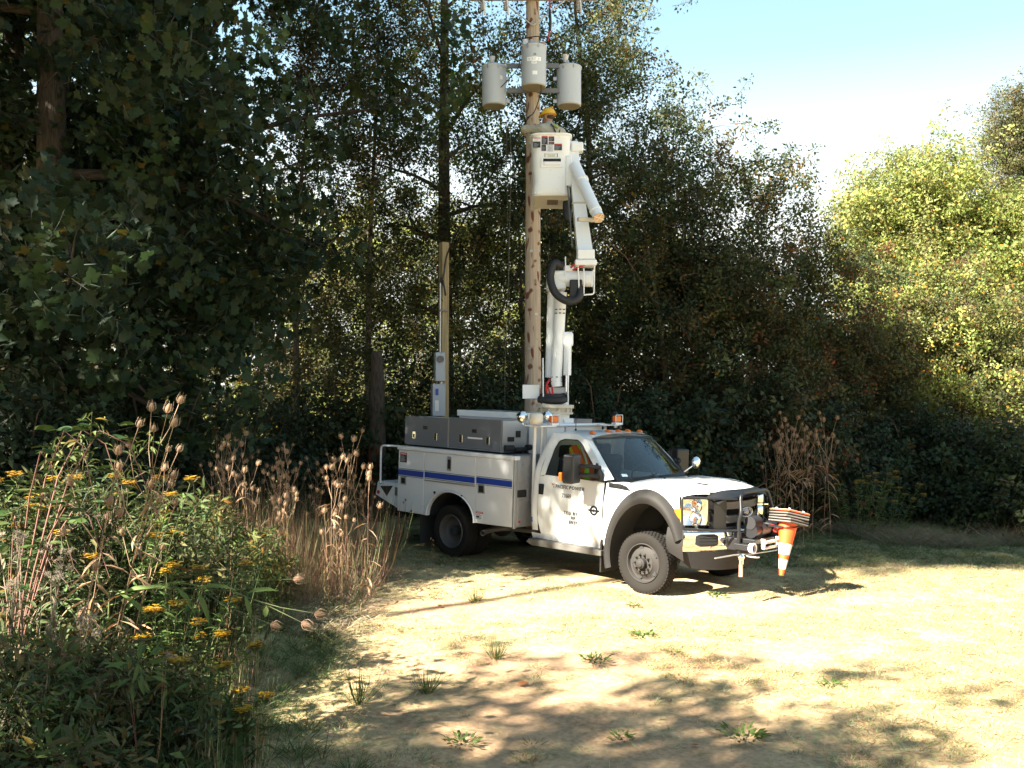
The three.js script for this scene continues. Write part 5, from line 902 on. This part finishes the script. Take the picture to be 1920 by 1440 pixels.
// --- teasels
const BR = [[.24, .135, .065], [.28, .16, .08], [.20, .11, .055], [.30, .19, .10]];
const headGeo = (() => {                                 // spiny egg-shaped seed head with curved bracts, growing along +y
  const T = new Tri(), r = rng(5), L = .068, c0 = [.26, .145, .07];
  const rows = 7, cols = 9, id = []; for (let j = 0; j <= rows; j++) { const t = j / rows, rr = .019 * Math.pow(Math.sin(PI * clamp(t * .92 + .05, 0, 1)), .7); for (let i = 0; i < cols; i++) { const a = i / cols * 2 * PI; id.push(T.v(Math.cos(a) * rr, L * t, Math.sin(a) * rr, c0.map(v => v * (.8 + .4 * r())))); } }
  for (let j = 0; j < rows; j++) for (let i = 0; i < cols; i++) { const a = id[j * cols + i], b = id[j * cols + (i + 1) % cols], c = id[(j + 1) * cols + i], d = id[(j + 1) * cols + (i + 1) % cols]; T.i.push(a, c, b, b, c, d); }
  for (let k = 0; k < 70; k++) { const t = .04 + .94 * r(), a = r() * 6.28, rr = .018 * Math.pow(Math.sin(PI * clamp(t * .92 + .05, 0, 1)), .7), o = V(Math.cos(a) * rr, L * t, Math.sin(a) * rr), d = V(Math.cos(a), .55 + .5 * t, Math.sin(a)); addLeaf(T, o, d, V(0, 1, 0), .013, .0022, [.36, .22, .12], 'blade'); }
  for (let k = 0; k < 9; k++) { const a = k / 9 * 2 * PI + r() * .4, o = V(Math.cos(a) * .010, .002, Math.sin(a) * .010), m = V(Math.cos(a) * .034, .022 + .01 * r(), Math.sin(a) * .034), e = V(Math.cos(a) * .026, .062 + .03 * r(), Math.sin(a) * .026); addTwig(T, o, m, .0016, .0012, [.33, .21, .11]); addTwig(T, m, e, .0012, .0005, [.38, .25, .14]); }
  return T.geo();
})();
function teaselProto(seed, h, nb, lean, leaves = true) {
  const r = rng(seed * 31 + 3), g = new THREE.Group(), top = V(lean[0], h, lean[1]), S = new Tri(), Lf = new Tri(), heads = [];
  const at_ = t => V(lean[0] * Math.pow(t, 1.3), h * t, lean[1] * Math.pow(t, 1.3)), c = BR[seed % 4];
  for (let k = 0; k < 7; k++) addTwig(S, at_(k / 7), at_((k + 1) / 7), .0075 * (1 - k / 9), .0075 * (1 - (k + 1) / 9), c.map(v => v * (.8 + .4 * r())));
  heads.push([top, at_(1).sub(at_(.93)).normalize(), 1]);
  for (let i = 0; i < nb; i++) {
    const t = .50 + .42 * (i + r()) / nb, o = at_(t), a = i * 2.5 + r(), L = h * (.13 + .18 * (1 - t) + .08 * r()), d = V(Math.cos(a) * .5, 1, Math.sin(a) * .5).add(V(lean[0], 0, lean[1]).multiplyScalar(.4)).normalize(), m = o.clone().add(V(Math.cos(a) * .5, .75, Math.sin(a) * .5).normalize().multiplyScalar(L * .45)), e = m.clone().add(d.clone().add(V(0, .5, 0)).normalize().multiplyScalar(L * .55));
    addTwig(S, o, m, .004, .0032, c); addTwig(S, m, e, .0032, .0028, c); heads.push([e, e.clone().sub(m).normalize(), .65 + .35 * r()]);
  }
  const n = leaves ? 12 : 4; for (let i = 0; i < n; i++) { const t = .08 + .7 * r(), a = r() * 6.28; addLeaf(Lf, at_(t), V(Math.cos(a), -.15 - .5 * r(), Math.sin(a)), V(0, 1, 0).add(rv(r).multiplyScalar(.6)), .12 + .14 * r(), .016 + .014 * r(), BR[(r() * 4) | 0].map(v => v * 1.15), 'lance'); }
  const s = mesh('stem', S.geo(), M_dry, g); mesh('dry_leaf', Lf.geo(), M_dry, g).userData.kind = 'stuff';
  for (const [p, d, k] of heads) { const m = mesh('seed_head', headGeo, M_dry, g); m.position.copy(p); m.quaternion.copy(quatTo(d, r() * 6)); m.scale.setScalar(k * 1.05); }
  return g;
}
const TEASEL = [teaselProto(1, 1.6, 4, [.12, .02]), teaselProto(2, 1.45, 3, [-.05, .05]), teaselProto(3, 1.75, 6, [.2, 0]), teaselProto(4, 1.3, 2, [.05, -.05], false)];
function teasel(k, x, z, s, turn, label, group) { const t = TEASEL[k].clone(); t.name = numbered('teasel'); t.position.set(x, gy(x, z) - .02, z); t.rotation.y = turn; t.scale.setScalar(s); scene.add(t); return tag(t, label, 'teasel', group); }
{
  const r = rng(77);
  const lab = { far: ['brown teasel in the dry thicket left of the truck', 'teasels of the dry thicket left of the truck'], right: ['dry teasel standing in the clump behind the traffic cones', 'teasels behind the traffic cones'] };
  for (let k = 0; k < 46; k++) { const d = 10.9 + 3.8 * r(), px = lerp(405, 715, r()), x = Math.min(PX(px, d), -1.75); teasel((r() * 4) | 0, x, -d, .72 + .38 * r(), r() * 6.28, ...lab.far); }
  for (let k = 0; k < 15; k++) { const d = 17.2 + 1.6 * r(), px = k < 6 ? lerp(1436, 1470, r()) : lerp(1475, 1560, r()); teasel((r() * 3) | 0, PX(px, d), -d, 1.0 + .30 * r(), r() * 6.28, ...lab.right); }
  // the tall near ones leaning to the right, each built for its place
  const near = [[205, 7.0, 2.28, [.42, 0], 6, 'tallest near teasel leaning right over the yellow flowers'], [190, 6.9, 2.18, [.55, .1], 4, 'near teasel leaning far right with curled heads on its right side'], [150, 6.6, 2.0, [.28, .05], 3, 'near teasel with one long upright head amid green weeds'], [120, 6.3, 1.7, [.30, 0], 3, 'shorter near teasel in front of the pale fluff'], [230, 7.1, 1.75, [.35, 0], 5, 'bushy near teasel at the foot of the yellow flowers']];
  near.forEach(([px, d, h, ln, nb, label], i) => { const t = teaselProto(11 + i, h, nb, ln); t.name = numbered('teasel'); const x = PX(px, d); t.position.set(x, gy(x, -d) - .02, -d); scene.add(t); tag(t, label, 'teasel', 'near teasels'); });
  [[775, 1020, .62, .9, 'little teasel with three heads in front of the rear wheel'], [826, 1058, .36, 2, 'shortest teasel bowed beside the rear wheel'], [712, 1010, .8, 4, 'teasel with a pinkish leaf below the truck tailboard']].forEach(([px, py, s, turn, label]) => { const p = GP(px - 15, py + 12); teasel(3, p.x, p.z, s, turn, label, 'teasels by the rear wheel'); });
}
// --- yellow-flowered tansy and goldenrod
function yellowPlant(seed, h, n, label, x, z, lean = [0, 0], dens = 1) {
  const r = rng(seed * 17 + 1), t = thing('goldenrod', label, 'goldenrod', [x, gy(x, z) - .02, z], 'yellow flowering weeds'), S = new Tri(), L = new Tri();
  for (let i = 0; i < n; i++) {
    const a = r() * 6.28, sp = .10 + .34 * Math.sqrt(r()), b = V(Math.cos(a) * sp * .4, 0, Math.sin(a) * sp * .4), hh = h * (.68 + .36 * r()), e = V(Math.cos(a) * sp * 1.5 + lean[0], hh, Math.sin(a) * sp * 1.5 + lean[1]), pt = u => b.clone().lerp(e, u).add(V(0, .06 * Math.sin(u * PI), 0));
    for (let k = 0; k < 4; k++) addTwig(S, pt(k / 4), pt((k + 1) / 4), .005, .0035, [.12, .13, .05]);
    for (let k = 0; k < 46 * dens; k++) { const u = .15 + .82 * r(), q = pt(u), w = r() * 6.28, g = .7 + .6 * r(), c = [[.10, .17, .035], [.07, .13, .03], [.14, .20, .045]][(r() * 3) | 0].map(v => v * g); addLeaf(L, q, V(Math.cos(w), .1 + .7 * r(), Math.sin(w)), V(0, 1, 0).add(rv(r).multiplyScalar(.6)), .06 + .07 * r(), .010 + .012 * r(), c, 'lance'); }
    const F = new Tri(); for (let k = 0; k < 36; k++) { const w = r() * 6.28, q = e.clone().add(V(Math.cos(w) * .06 * Math.sqrt(r()), -.01 + .035 * r(), Math.sin(w) * .06 * Math.sqrt(r()))), y = [[.62, .36, .01], [.72, .45, .02], [.50, .27, .01]][(r() * 3) | 0]; addTwig(F, e.clone().add(V(0, -.05, 0)), q, .0016, .001, [.12, .14, .05]); for (let m = 0; m < 3; m++) addLeaf(F, q, V(Math.cos(w + m * 2.1), .25, Math.sin(w + m * 2.1)), V(0, 1, 0), .020, .019, y); }
    mesh('flower_cluster', F.geo(), M_leaf, t);
  }
  mesh('stem', S.geo(), M_leaf, t); const lf = mesh('foliage', L.geo(), M_leaf, t); lf.userData.kind = 'stuff';
}
yellowPlant(1, 1.70, 14, 'tall goldenrod bush glowing in the sun behind the near teasels', PX(205, 7.6), -7.6);
yellowPlant(2, 1.35, 11, 'goldenrod with bright yellow heads on the right of the near weeds', PX(310, 7.2), -7.2, [.10, 0]);
yellowPlant(3, 1.45, 9, 'goldenrod with dull orange heads left of the sunny one', PX(120, 7.9), -7.9);
yellowPlant(4, .85, 8, 'low goldenrod in the shade at the foot of the weeds', PX(290, 6.6), -6.6, [.08, .06]);
yellowPlant(5, 1.25, 14, 'goldenrod bush in the shade right of the traffic cones', PX(1610, 18.2), -18.2, [0, 0], .8);
yellowPlant(6, 1.05, 10, 'lower goldenrod beside the bramble mound', PX(1665, 18.6), -18.6, [0, 0], .8);
yellowPlant(7, .55, 5, 'small goldenrod low in the foreground weeds', PX(400, 6.9), -6.9);
// --- thistles gone to fluff
function thistle(seed, x, z, h, n, lean, label) {
  const r = rng(seed * 13 + 9), t = thing('thistle', label, 'thistle', [x, gy(x, z) - .02, z], 'thistles gone to seed'), S = new Tri(), L = new Tri(), br = [.22, .15, .09];
  for (let i = 0; i < n; i++) {
    const a = r() * 6.28, e = V(Math.cos(a) * (.10 + .2 * r()) + lean[0], h * (.7 + .3 * r()), Math.sin(a) * (.10 + .2 * r()) + lean[1]), m = e.clone().multiplyScalar(.5).add(V(0, .08, 0));
    addTwig(S, V(0, 0, 0), m, .007, .005, br); addTwig(S, m, e, .005, .003, br);
    for (let k = 0; k < 14; k++) { const u = r(), q = m.clone().lerp(e, u); addLeaf(L, q, rdir(r), V(0, 1, 0), .05 + .06 * r(), .014, [.20 * (.7 + .6 * r()), .14, .08], 'lance'); }
    const F = new Tri(); for (let c = 0; c < 3; c++) { const o = e.clone().add(rv(r).multiplyScalar(.04)); for (let k = 0; k < 46; k++) { const d = rdir(r); d.y = d.y * .8 + .2; const g = .8 + .4 * r(); addLeaf(F, o, d, rdir(r), .020 + .016 * r(), .003, seed === 4 || seed === 6 ? [.22 * g, .145 * g, .08 * g] : [.40 * g, .33 * g, .26 * g], 'blade'); } }
    mesh('seed_fluff', F.geo(), M_fluff, t);
  }
  mesh('stem', S.geo(), M_dry, t); mesh('dry_leaf', L.geo(), M_dry, t).userData.kind = 'stuff';
}
thistle(1, PX(60, 6.2), -6.2, 1.75, 6, [-.02, 0], 'thistle with big pale fluff heads at the upper left weeds');
thistle(2, PX(8, 6.0), -6.0, 1.6, 3, [-.08, 0], 'thistle with fluff cut by the left edge');
thistle(3, PX(110, 6.0), -6.0, 1.35, 5, [.05, 0], 'thistle with grey fluff amid the goldenrod');
thistle(4, PX(75, 5.7), -5.7, 1.0, 8, [0, .05], 'brown shaggy thistle below the pale fluff heads');
thistle(5, PX(265, 6.4), -6.4, .85, 3, [.08, 0], 'small thistle with fluff low beside the goldenrod');
thistle(6, PX(140, 5.9), -5.9, .95, 7, [.06, 0], 'brown shaggy thistle leaning to the right');
// --- brambles with large leaves, every leaf a part
const bleaf = [0, 1].map(k => { const T = new Tri(), n = 9, L = .095, W = .062, m = []; for (let j = 0; j <= n; j++) { const t = j / n, w = W / 2 * Math.pow(Math.sin(PI * clamp(.06 + t * .93, 0, 1)), .75), y = -.012 * t * t; m.push([T.v(-w, y + .010, L * t, [.9, .95, .8]), T.v(0, y, L * t, [1.15, 1.15, 1.1]), T.v(w, y + .010 + (k ? .006 : 0), L * t, [1, 1, .9])]); } for (let j = 0; j < n; j++) { const a = m[j], b = m[j + 1]; T.i.push(a[0], b[0], a[1], a[1], b[0], b[1], a[1], b[1], a[2], a[2], b[1], b[2]); } return T.geo(); });
const bMats = [[.055, .10, .03], [.04, .08, .026], [.075, .12, .035], [.10, .13, .04]].map(c => leafMat({ color: C(...c), roughness: .5 }));
function bramble(seed, x, z, canes, len, rise, spread, label) {
  const r = rng(seed * 5 + 2), t = thing('bramble', label, 'bramble', [x, gy(x, z) - .02, z], 'large leaved brambles at the left');
  for (let i = 0; i < canes; i++) {
    const a = lerp(spread[0], spread[1], (i + r()) / canes), L = len * (.7 + .5 * r()), pt = u => V(Math.cos(a) * L * u, rise * Math.sin(u * 2.4) * (.8 + .4 * noise(i, seed)) , Math.sin(a) * L * u);
    mesh('cane', sweep([0, .2, .4, .6, .8, 1].map(pt), [.006, .006, .005, .005, .004, .002], 5), std([.16, .07, .05], .7), t);
    for (let k = 1; k < 8; k++) { const u = .15 + .85 * k / 8, q = pt(u), w = r() * 6.28; for (let m = -1; m <= 1; m++) { const d = V(Math.cos(w + m * .95), -.1 + .25 * r(), Math.sin(w + m * .95)).normalize(), stalk = q.clone().add(V(Math.cos(w) * .05, .02, Math.sin(w) * .05)); const f = mesh('leaf', bleaf[(r() * 2) | 0], bMats[(r() * 4) | 0], t); f.position.copy(stalk); const [dd, s, n] = frame(d, V(0, 1, 0).add(rv(r).multiplyScalar(.5))); f.quaternion.setFromRotationMatrix(new THREE.Matrix4().makeBasis(s.clone().negate(), n, dd)); f.scale.setScalar((m ? .75 : 1) * (.8 + .5 * r())); } }
  }
}
bramble(1, PX(20, 5.4), -5.4, 6, .75, .55, [-.8, 1.6], 'large leaved bramble low at the left edge');
bramble(2, PX(95, 5.3), -5.2, 5, .7, .35, [-.6, 1.4], 'large leaved bramble spreading over the lower left grass');
bramble(3, PX(20, 6.8), -6.8, 7, .9, 2.0, [-.8, 1.2], 'tall bramble with pale green leaves at the upper left edge');
bramble(4, PX(110, 5.9), -5.9, 4, .7, .45, [-.3, 1.2], 'bramble sprays in front of the leaning weed');
// --- long green weed lying out to the right over the grass
{
  const b = GP(250, 1330), o = V(PX(215, 6.9), 0, -6.9); o.y = gy(o.x, o.z) + .55;
  const t = thing('leaning_teasel', 'long green teasel stem lying out to the right with hanging leaves', 'teasel', [o.x, gy(o.x, o.z), o.z]);
  const Q = (px, py, d) => { const p = V((px - 960) / 1810, -(py - 720) / 1810, -1).applyEuler(camera.rotation); p.multiplyScalar(d / -p.z).add(camera.position); return p.sub(t.position); };
  const S = new Tri(), G1 = [.14, .17, .06];
  const root = V(-.05, 0, 0), main = [root, Q(205, 1110, 6.9), Q(300, 1103, 6.85), Q(370, 1103, 6.8), Q(430, 1108, 6.75), Q(475, 1125, 6.7), Q(530, 1140, 6.65), Q(590, 1150, 6.6)];
  for (let k = 0; k + 1 < main.length; k++) addTwig(S, main[k], main[k + 1], .008 - k * .0007, .0075 - k * .0007, G1);
  const kids = [[[370, 1103, 6.8], [430, 1140, 6.7], [508, 1170, 6.62]], [[440, 1110, 6.75], [500, 1135, 6.7], [566, 1167, 6.6]], [[370, 1100, 6.8], [450, 1090, 6.8], [550, 1086, 6.8]]];
  const ends = [[main.at(-1), main.at(-2)]];
  for (const k of kids) { const p = k.map(a => Q(...a)); addTwig(S, p[0], p[1], .005, .004, G1); addTwig(S, p[1], p[2], .004, .003, G1); ends.push([p[2], p[1]]); }
  mesh('stem', S.geo(), M_leaf, t);
  for (const [e, f] of ends) { const m = mesh('seed_head', headGeo, M_dry, t); m.position.copy(e); m.quaternion.copy(quatTo(e.clone().sub(f).normalize(), 1)); m.scale.setScalar(1.1); }
  for (const [a, c, d] of [[[330, 1100], [372, 1150], 6.78], [[368, 1105], [398, 1172], 6.75], [[370, 1103], [440, 1096], 6.75], [[458, 1116], [474, 1160], 6.7], [[462, 1112], [520, 1100], 6.7], [[500, 1135], [496, 1160], 6.66], [[220, 1110], [285, 1155], 6.85], [[215, 1115], [330, 1090], 6.85], [[300, 1105], [345, 1085], 6.8]]) { const A = Q(...a, d), B = Q(...c, d), Lf = new Tri(); addLeaf(Lf, A, B.clone().sub(A), V(.2, .8, .6), A.distanceTo(B), .040, [.17, .24, .07], 'lance'); mesh('leaf', Lf.geo(), M_leaf, t); }
}
// --- grass tufts and straw
const tuft = (seed, n, L, w, spread, flat, cols) => { const r = rng(seed), T = new Tri(); for (let k = 0; k < n; k++) { const a = r() * 6.28, o = V(Math.cos(a) * spread * r(), 0, Math.sin(a) * spread * r()), c = cols[(r() * cols.length) | 0].map(v => v * (.75 + .5 * r())), d = V(Math.cos(a) * (flat + .3 * r()), 1 - flat * .9 + .2 * r(), Math.sin(a) * (flat + .3 * r())); addLeaf(T, o, d, V(Math.cos(a), .8, Math.sin(a)), L * (.5 + .7 * r()), w * (.7 + .6 * r()), c, 'blade'); } return T.geo(); };
const straw = [[.42, .33, .16], [.36, .28, .14], [.48, .40, .22], [.30, .22, .11]], greens = [[.10, .15, .035], [.08, .125, .03], [.13, .17, .05], [.06, .10, .03]], mixG = greens.concat([[.30, .26, .10], [.22, .20, .08]]), rust = [[.19, .10, .052], [.23, .13, .065], [.15, .085, .045], [.26, .17, .085], [.09, .10, .035]];
const TUFT = { flat: tuft(1, 18, .13, .0042, .09, .88, straw), flat2: tuft(2, 14, .085, .004, .08, .9, straw.concat(mixG)), short: tuft(3, 26, .065, .0042, .09, .78, mixG), green: tuft(4, 24, .19, .005, .07, .62, mixG.concat(greens)), mixed: tuft(5, 30, .30, .005, .07, .38, mixG.concat(greens)), pale: tuft(9, 22, .055, .0045, .085, .62, [[.36, .31, .12], [.40, .34, .16], [.27, .27, .085], [.42, .34, .17], [.32, .25, .12]]), mound: tuft(10, 40, .48, .0045, .20, .62, [[.20, .145, .085], [.25, .19, .11], [.16, .12, .07], [.12, .13, .05]]), tall: tuft(6, 30, .75, .006, .09, .22, straw.concat(mixG)), rust: tuft(7, 9, .85, .005, .16, .36, rust), rustlow: tuft(8, 30, .34, .005, .14, .75, rust.concat(straw, straw)), leafy: sprig({ n: 26, L: .10, spread: .10, len: .055, wid: .022, shape: 'oval', seed: 9 }) };
function grow(name, label, geo, mat, n, seed, place, s0, s1, tint = () => 1) {
  const r = rng(seed), items = []; let guard = 0;
  while (items.length < n && guard++ < n * 30) { const p = place(r); if (!p) continue; const [x, z, sy] = p, y = gy(x, z); const c = .85 + .3 * r(); const col = tint(x, z); items.push({ p: V(x, y - .006, z), q: new THREE.Quaternion().setFromEuler(new THREE.Euler((r() - .5) * .25, r() * 6.28, (r() - .5) * .25)), s: lerp(s0, s1, r()), sy: sy ?? 1, c: Array.isArray(col) ? C(col[0] * c, col[1] * c, col[2] * c) : C(c * col, c * col, c * col) }); }
  const m = scatter(numbered(name), geo, mat, items, scene); tag(m, label, 'grass', null, 'stuff'); return m;
}
const inView = (r, z0, z1, m = 1.2) => { const z = -Math.sqrt(lerp(z0 * z0, z1 * z1, r())), x = lerp(z * .56 - m, -z * .56 + m, r()); return [x, z]; };
const underTruck = (x, z) => { const ex = x - 2.438, ez = z + 13.583, a = ex * .7297 + ez * .6838, b = -ex * .6838 + ez * .7297; return a > -5.3 && a < 1.0 && Math.abs(b) < 1.15; };
const green = globalThis.__greenAt, wear = globalThis.__wearAt;
grow('straw', 'flattened dry straw over the open ground', TUFT.flat, M_dry, 12000, 1, r => { const [x, z] = inView(r, 5.2, 18); return x < -1.7 || underTruck(x, z) || r() < wear(x, z) * 1.1 ? null : [x, z]; }, .6, 1.4);
grow('straw', 'short mixed straw and stubble in the clearing', TUFT.flat2, M_dry, 8000, 2, r => { const [x, z] = inView(r, 5.2, 19); return x < -1.9 || underTruck(x, z) || r() < wear(x, z) * 1.0 ? null : [x, z]; }, .5, 1.3);
grow('grass', 'short green grass patches in the clearing', TUFT.short, M_leaf, 9500, 3, r => { const [x, z] = inView(r, 5.2, 22); return x < -2.2 || underTruck(x, z) || r() > green(x, z) * 1.3 + .02 ? null : [x, z]; }, .5, 1.7);
grow('grass', 'thin yellowish green grass over the sunlit ground', TUFT.pale, M_leaf, 8500, 31, r => { const [x, z] = inView(r, 5.2, 17); return x < -1.6 || underTruck(x, z) || noise(x * .8, z * .8, 4.2) + .5 * noise(x * 2.6, z * 2.6, 7) + .10 * x < wear(x, z) * .55 - .05 ? null : [x, z]; }, .45, 1.5);
grow('grass', 'green grass along the foot of the tree line', TUFT.green, M_leaf, 6500, 4, r => { const [x, z] = inView(r, 13.6, 22.5); return x < -1.2 || underTruck(x, z) || z + .12 * x > -14.7 + noise(x * .8, z * .8) * .9 ? null : [x, z]; }, .3, .85);
grow('tall_grass', 'pale tall dead grass in front of the brambles', TUFT.mound, M_dry, 420, 5, r => { const x = lerp(4.0, 11.0, r()), z = -16.9 - 2.2 * r() - .08 * x; return noise(x * .6, z * .6, 6) < .0 ? null : [x, z]; }, .5, 1.25);
grow('grass', 'green grass at the edge of the weeds on the left', TUFT.green, M_leaf, 2600, 6, r => { const [x, z] = inView(r, 4.8, 14.5); return x > PX(640, -z) + .5 * noise(z * .8, 2) ? null : [x, z]; }, .45, 1.2);
grow('grass', 'mixed green and dry grass under the near weeds', TUFT.mixed, M_leaf, 1900, 7, r => { const [x, z] = inView(r, 4.4, 13); return x > PX(415, -z) + .5 * noise(z * .8, 5) ? null : [x, z]; }, .5, 1.2);
grow('dry_stalks', 'rusty dry stalks of the thicket left of the truck', TUFT.rust, M_dry, 420, 8, r => { const d = 11.3 + 3.6 * r(), px = lerp(400, 735, r()), x = PX(px, d); return x > -1.75 || underTruck(x, -d) ? null : [x, -d]; }, .55, 1.35);
grow('dry_stalks', 'low rusty litter of the thicket left of the truck', TUFT.rustlow, M_dry, 560, 9, r => { const d = 10.3 + 4.4 * r(), px = lerp(400, 800, r()), x = PX(px, d); return x > -1.55 + .4 * noise(d, 3) || underTruck(x, -d) ? null : [x, -d]; }, .5, 1.3);
grow('dry_stalks', 'rusty stalks among the near weeds at the left', TUFT.rust, M_dry, 70, 10, r => { const d = 5 + 4 * r(), px = lerp(-60, 420, r()), x = PX(px, d); return x > -1.9 ? null : [x, -d]; }, .5, 1.2);
grow('tall_grass', 'thin straw coloured grass among the near weeds', TUFT.tall, M_dry, 400, 12, r => { const [x, z] = inView(r, 4.4, 9.5); return x > PX(470, -z) + .4 * noise(z * .8, 9) ? null : [x, z]; }, .35, .8);
grow('ground_cover', 'low broad leaved green growth under the near weeds', TUFT.leafy, M_leaf, 1500, 11, r => { const [x, z] = inView(r, 4.4, 12); return x > PX(430, -z) + .4 * noise(z * .8, 5) ? null : [x, z, 1.6]; }, .8, 2.4, (x, z) => noise(x * 2, z * 2) > .1 ? [.12, .165, .045] : [.075, .12, .035]);
{ // crumbs of dry soil
  const g = new THREE.IcosahedronGeometry(1, 0), p = g.attributes.position; for (let i = 0; i < p.count; i++) { const k = 1 + .35 * noise(p.getX(i) * 3, p.getY(i) * 3, p.getZ(i) * 3); p.setXYZ(i, p.getX(i) * k, p.getY(i) * k * .6, p.getZ(i) * k); } g.computeVertexNormals();
  grow('soil_crumbs', 'crumbs of dry soil scattered over the bare ground', g, std([.30, .205, .13], .95), 4200, 21, r => { const [x, z] = inView(r, 5.2, 15); return x < -1.9 || r() > .15 + wear(x, z) * .8 ? null : [x, z]; }, .004, .020);
  grow('straw', 'broken stalks lying on the bare ground', tuft(22, 3, .20, .004, .06, .97, straw.concat(rust)), M_dry, 1500, 22, r => { const [x, z] = inView(r, 5.2, 15); return underTruck(x, z) ? null : [x, z]; }, .5, 1.4);
}
// --- single low weeds, leaves and litter on the open ground
[[1115, 1243, 1.5, 'bushy low green weed alone in the sunlit dust'], [1205, 1196, 1.5, 'spreading green weed beside the dandelion'], [1188, 1140, 1.0, 'small green weed behind the dandelion'], [1345, 1120, 1.3, 'grassy green tuft before the front bumper'], [1395, 1388, 1.7, 'dark green weed in the shade at the lower middle'], [865, 1398, 1.4, 'flat green weed at the lower middle left'], [1560, 1290, 1.2, 'pale weed in the middle of the sunlit ground'], [1440, 1060, .9, 'low weed below the cone tips'], [1165, 1388, 1.0, 'pale weed near the lower edge'], [1265, 1228, .9, 'small pale weed in the sunlit dust']].forEach(([px, py, s, label], i) => {
  const p = GP(px, py), r = rng(900 + i), t = thing('ground_weed', label, 'weed', [p.x, gy(p.x, p.z), p.z], 'low weeds on the open ground'); t.rotation.y = r() * 6;
  const L = new Tri(); for (let k = 0; k < 60; k++) { const a = r() * 6.28, d = .10 * s * Math.sqrt(r()), g = .8 + .5 * r(); addLeaf(L, V(Math.cos(a) * d, .005 + .03 * r() * s, Math.sin(a) * d * .8), V(Math.cos(a), .25 + .6 * r(), Math.sin(a)), V(0, 1, 0).add(rv(r).multiplyScalar(.5)), .05 * s * (.6 + .6 * r()), .016 * s, [.10 * g, .15 * g, .035 * g], k % 2 ? 'lance' : 'oval'); }
  mesh('foliage', L.geo(), M_leaf, t).userData.kind = 'stuff'; mesh('root_crown', at(cyl(.012, .006, .02, 8), 0, .006, 0), BARK.brown, t);
});
[[672, 1320, 1.5, 'large spiky grass tussock at the edge of the near weeds'], [800, 1300, 1.0, 'green and straw tussock right of the large one'], [930, 1235, 1.0, 'thin tussock pointing right above the bare rut'], [890, 1130, .9, 'grass tussock in front of the running board shade']].forEach(([px, py, s, label], i) => { const p = GP(px, py), t = thing('grass_tussock', label, 'grass', [p.x, gy(p.x, p.z), p.z], 'grass tussocks in the foreground'); mesh('blades', tuft(40 + i, 70, .26 * s, .006, .06, .45, mixG), M_leaf, t).userData.kind = 'stuff'; mesh('dead_blades', tuft(60 + i, 30, .20 * s, .005, .08, .75, straw), M_dry, t).userData.kind = 'stuff'; });
{
  const p = GP(1195, 1172), t = thing('dandelion', 'dandelion clock on a thin stalk in the sunlit dust', 'flower', [p.x, gy(p.x, p.z), p.z]);
  mesh('stalk', tube([[0, 0, 0], [.01, .06, 0], [.02, .13, .01]], .003, 8, 5), std([.22, .2, .10], .8), t);
  const F = new Tri(), r = rng(3); for (let k = 0; k < 90; k++) addLeaf(F, V(.02, .135, .01), rdir(r), rdir(r), .024, .004, [.75, .74, .70], 'blade'); mesh('seed_clock', F.geo(), M_fluff, t);
  const q = GP(1046, 1313), f = thing('feather', 'small white feather lying in the brown dust', 'feather', [q.x, gy(q.x, q.z) + .008, q.z]); const W = new Tri(); for (let k = 0; k < 26; k++) addLeaf(W, V(-.03 + .05 * k / 26, .004, 0), V(.6, .15, (k % 2 ? 1 : -1) * .7), V(0, 1, 0), .022, .006, [.78, .76, .72], 'blade'); mesh('vane', W.geo(), M_fluff, f); mesh('quill', cylBetween([-.06, .002, 0], [.02, .004, 0], .0018), std([.3, .25, .2], .6), f);
  [[972, 1288, .07, 'crumpled orange brown leaf beside the rut'], [825, 1141, .06, 'brown leaf on the grass below the rear wheel'], [1310, 1402, .05, 'red brown leaf in the lower shade'], [700, 1090, .06, 'brown leaf at the edge of the thicket']].forEach(([px, py, s, label], i) => { const a = GP(px, py), l = new Tri(); addLeaf(l, V(0, 0, 0), V(1, .15, .2), V(0, 1, .25), s * 1.4, s * 1.3, [.30, .12, .045], 'maple'); const m = mesh('fallen_leaf', l.geo(), M_dryleaf, scene); m.name = numbered('fallen_leaf'); m.position.set(a.x, gy(a.x, a.z) + .02, a.z); m.rotation.y = i * 1.7; tag(m, label, 'leaf', 'fallen leaves'); });
}
// --- dead trunk behind the tailboard
{
  const x = PX(706, 19), z = -19, t = thing('dead_trunk', 'broken dark tree trunk with red brown rot behind the truck tailboard', 'tree trunk', [x, gy(x, z) - .1, z]);
  mesh('trunk', sweep(Array.from({ length: 9 }, (_, k) => V(.05 * noise(k * .7, 3), 3.4 * k / 8, .05 * noise(k * .7, 7))), [.26, .20, .18, .17, .165, .16, .15, .13, .10], 14), BARK.dark, t);
  mesh('rotten_face', patch(8, 10, (u, v) => { const a = lerp(-.9, .7, u), r = .19 - .02 * v + .012 * noise(u * 5, v * 7); return [Math.sin(a) * r * 1.02, .6 + 1.0 * v, Math.cos(a) * r * 1.04]; }), bark([.20, .055, .03]), t);
}
renderer.render(scene, camera);
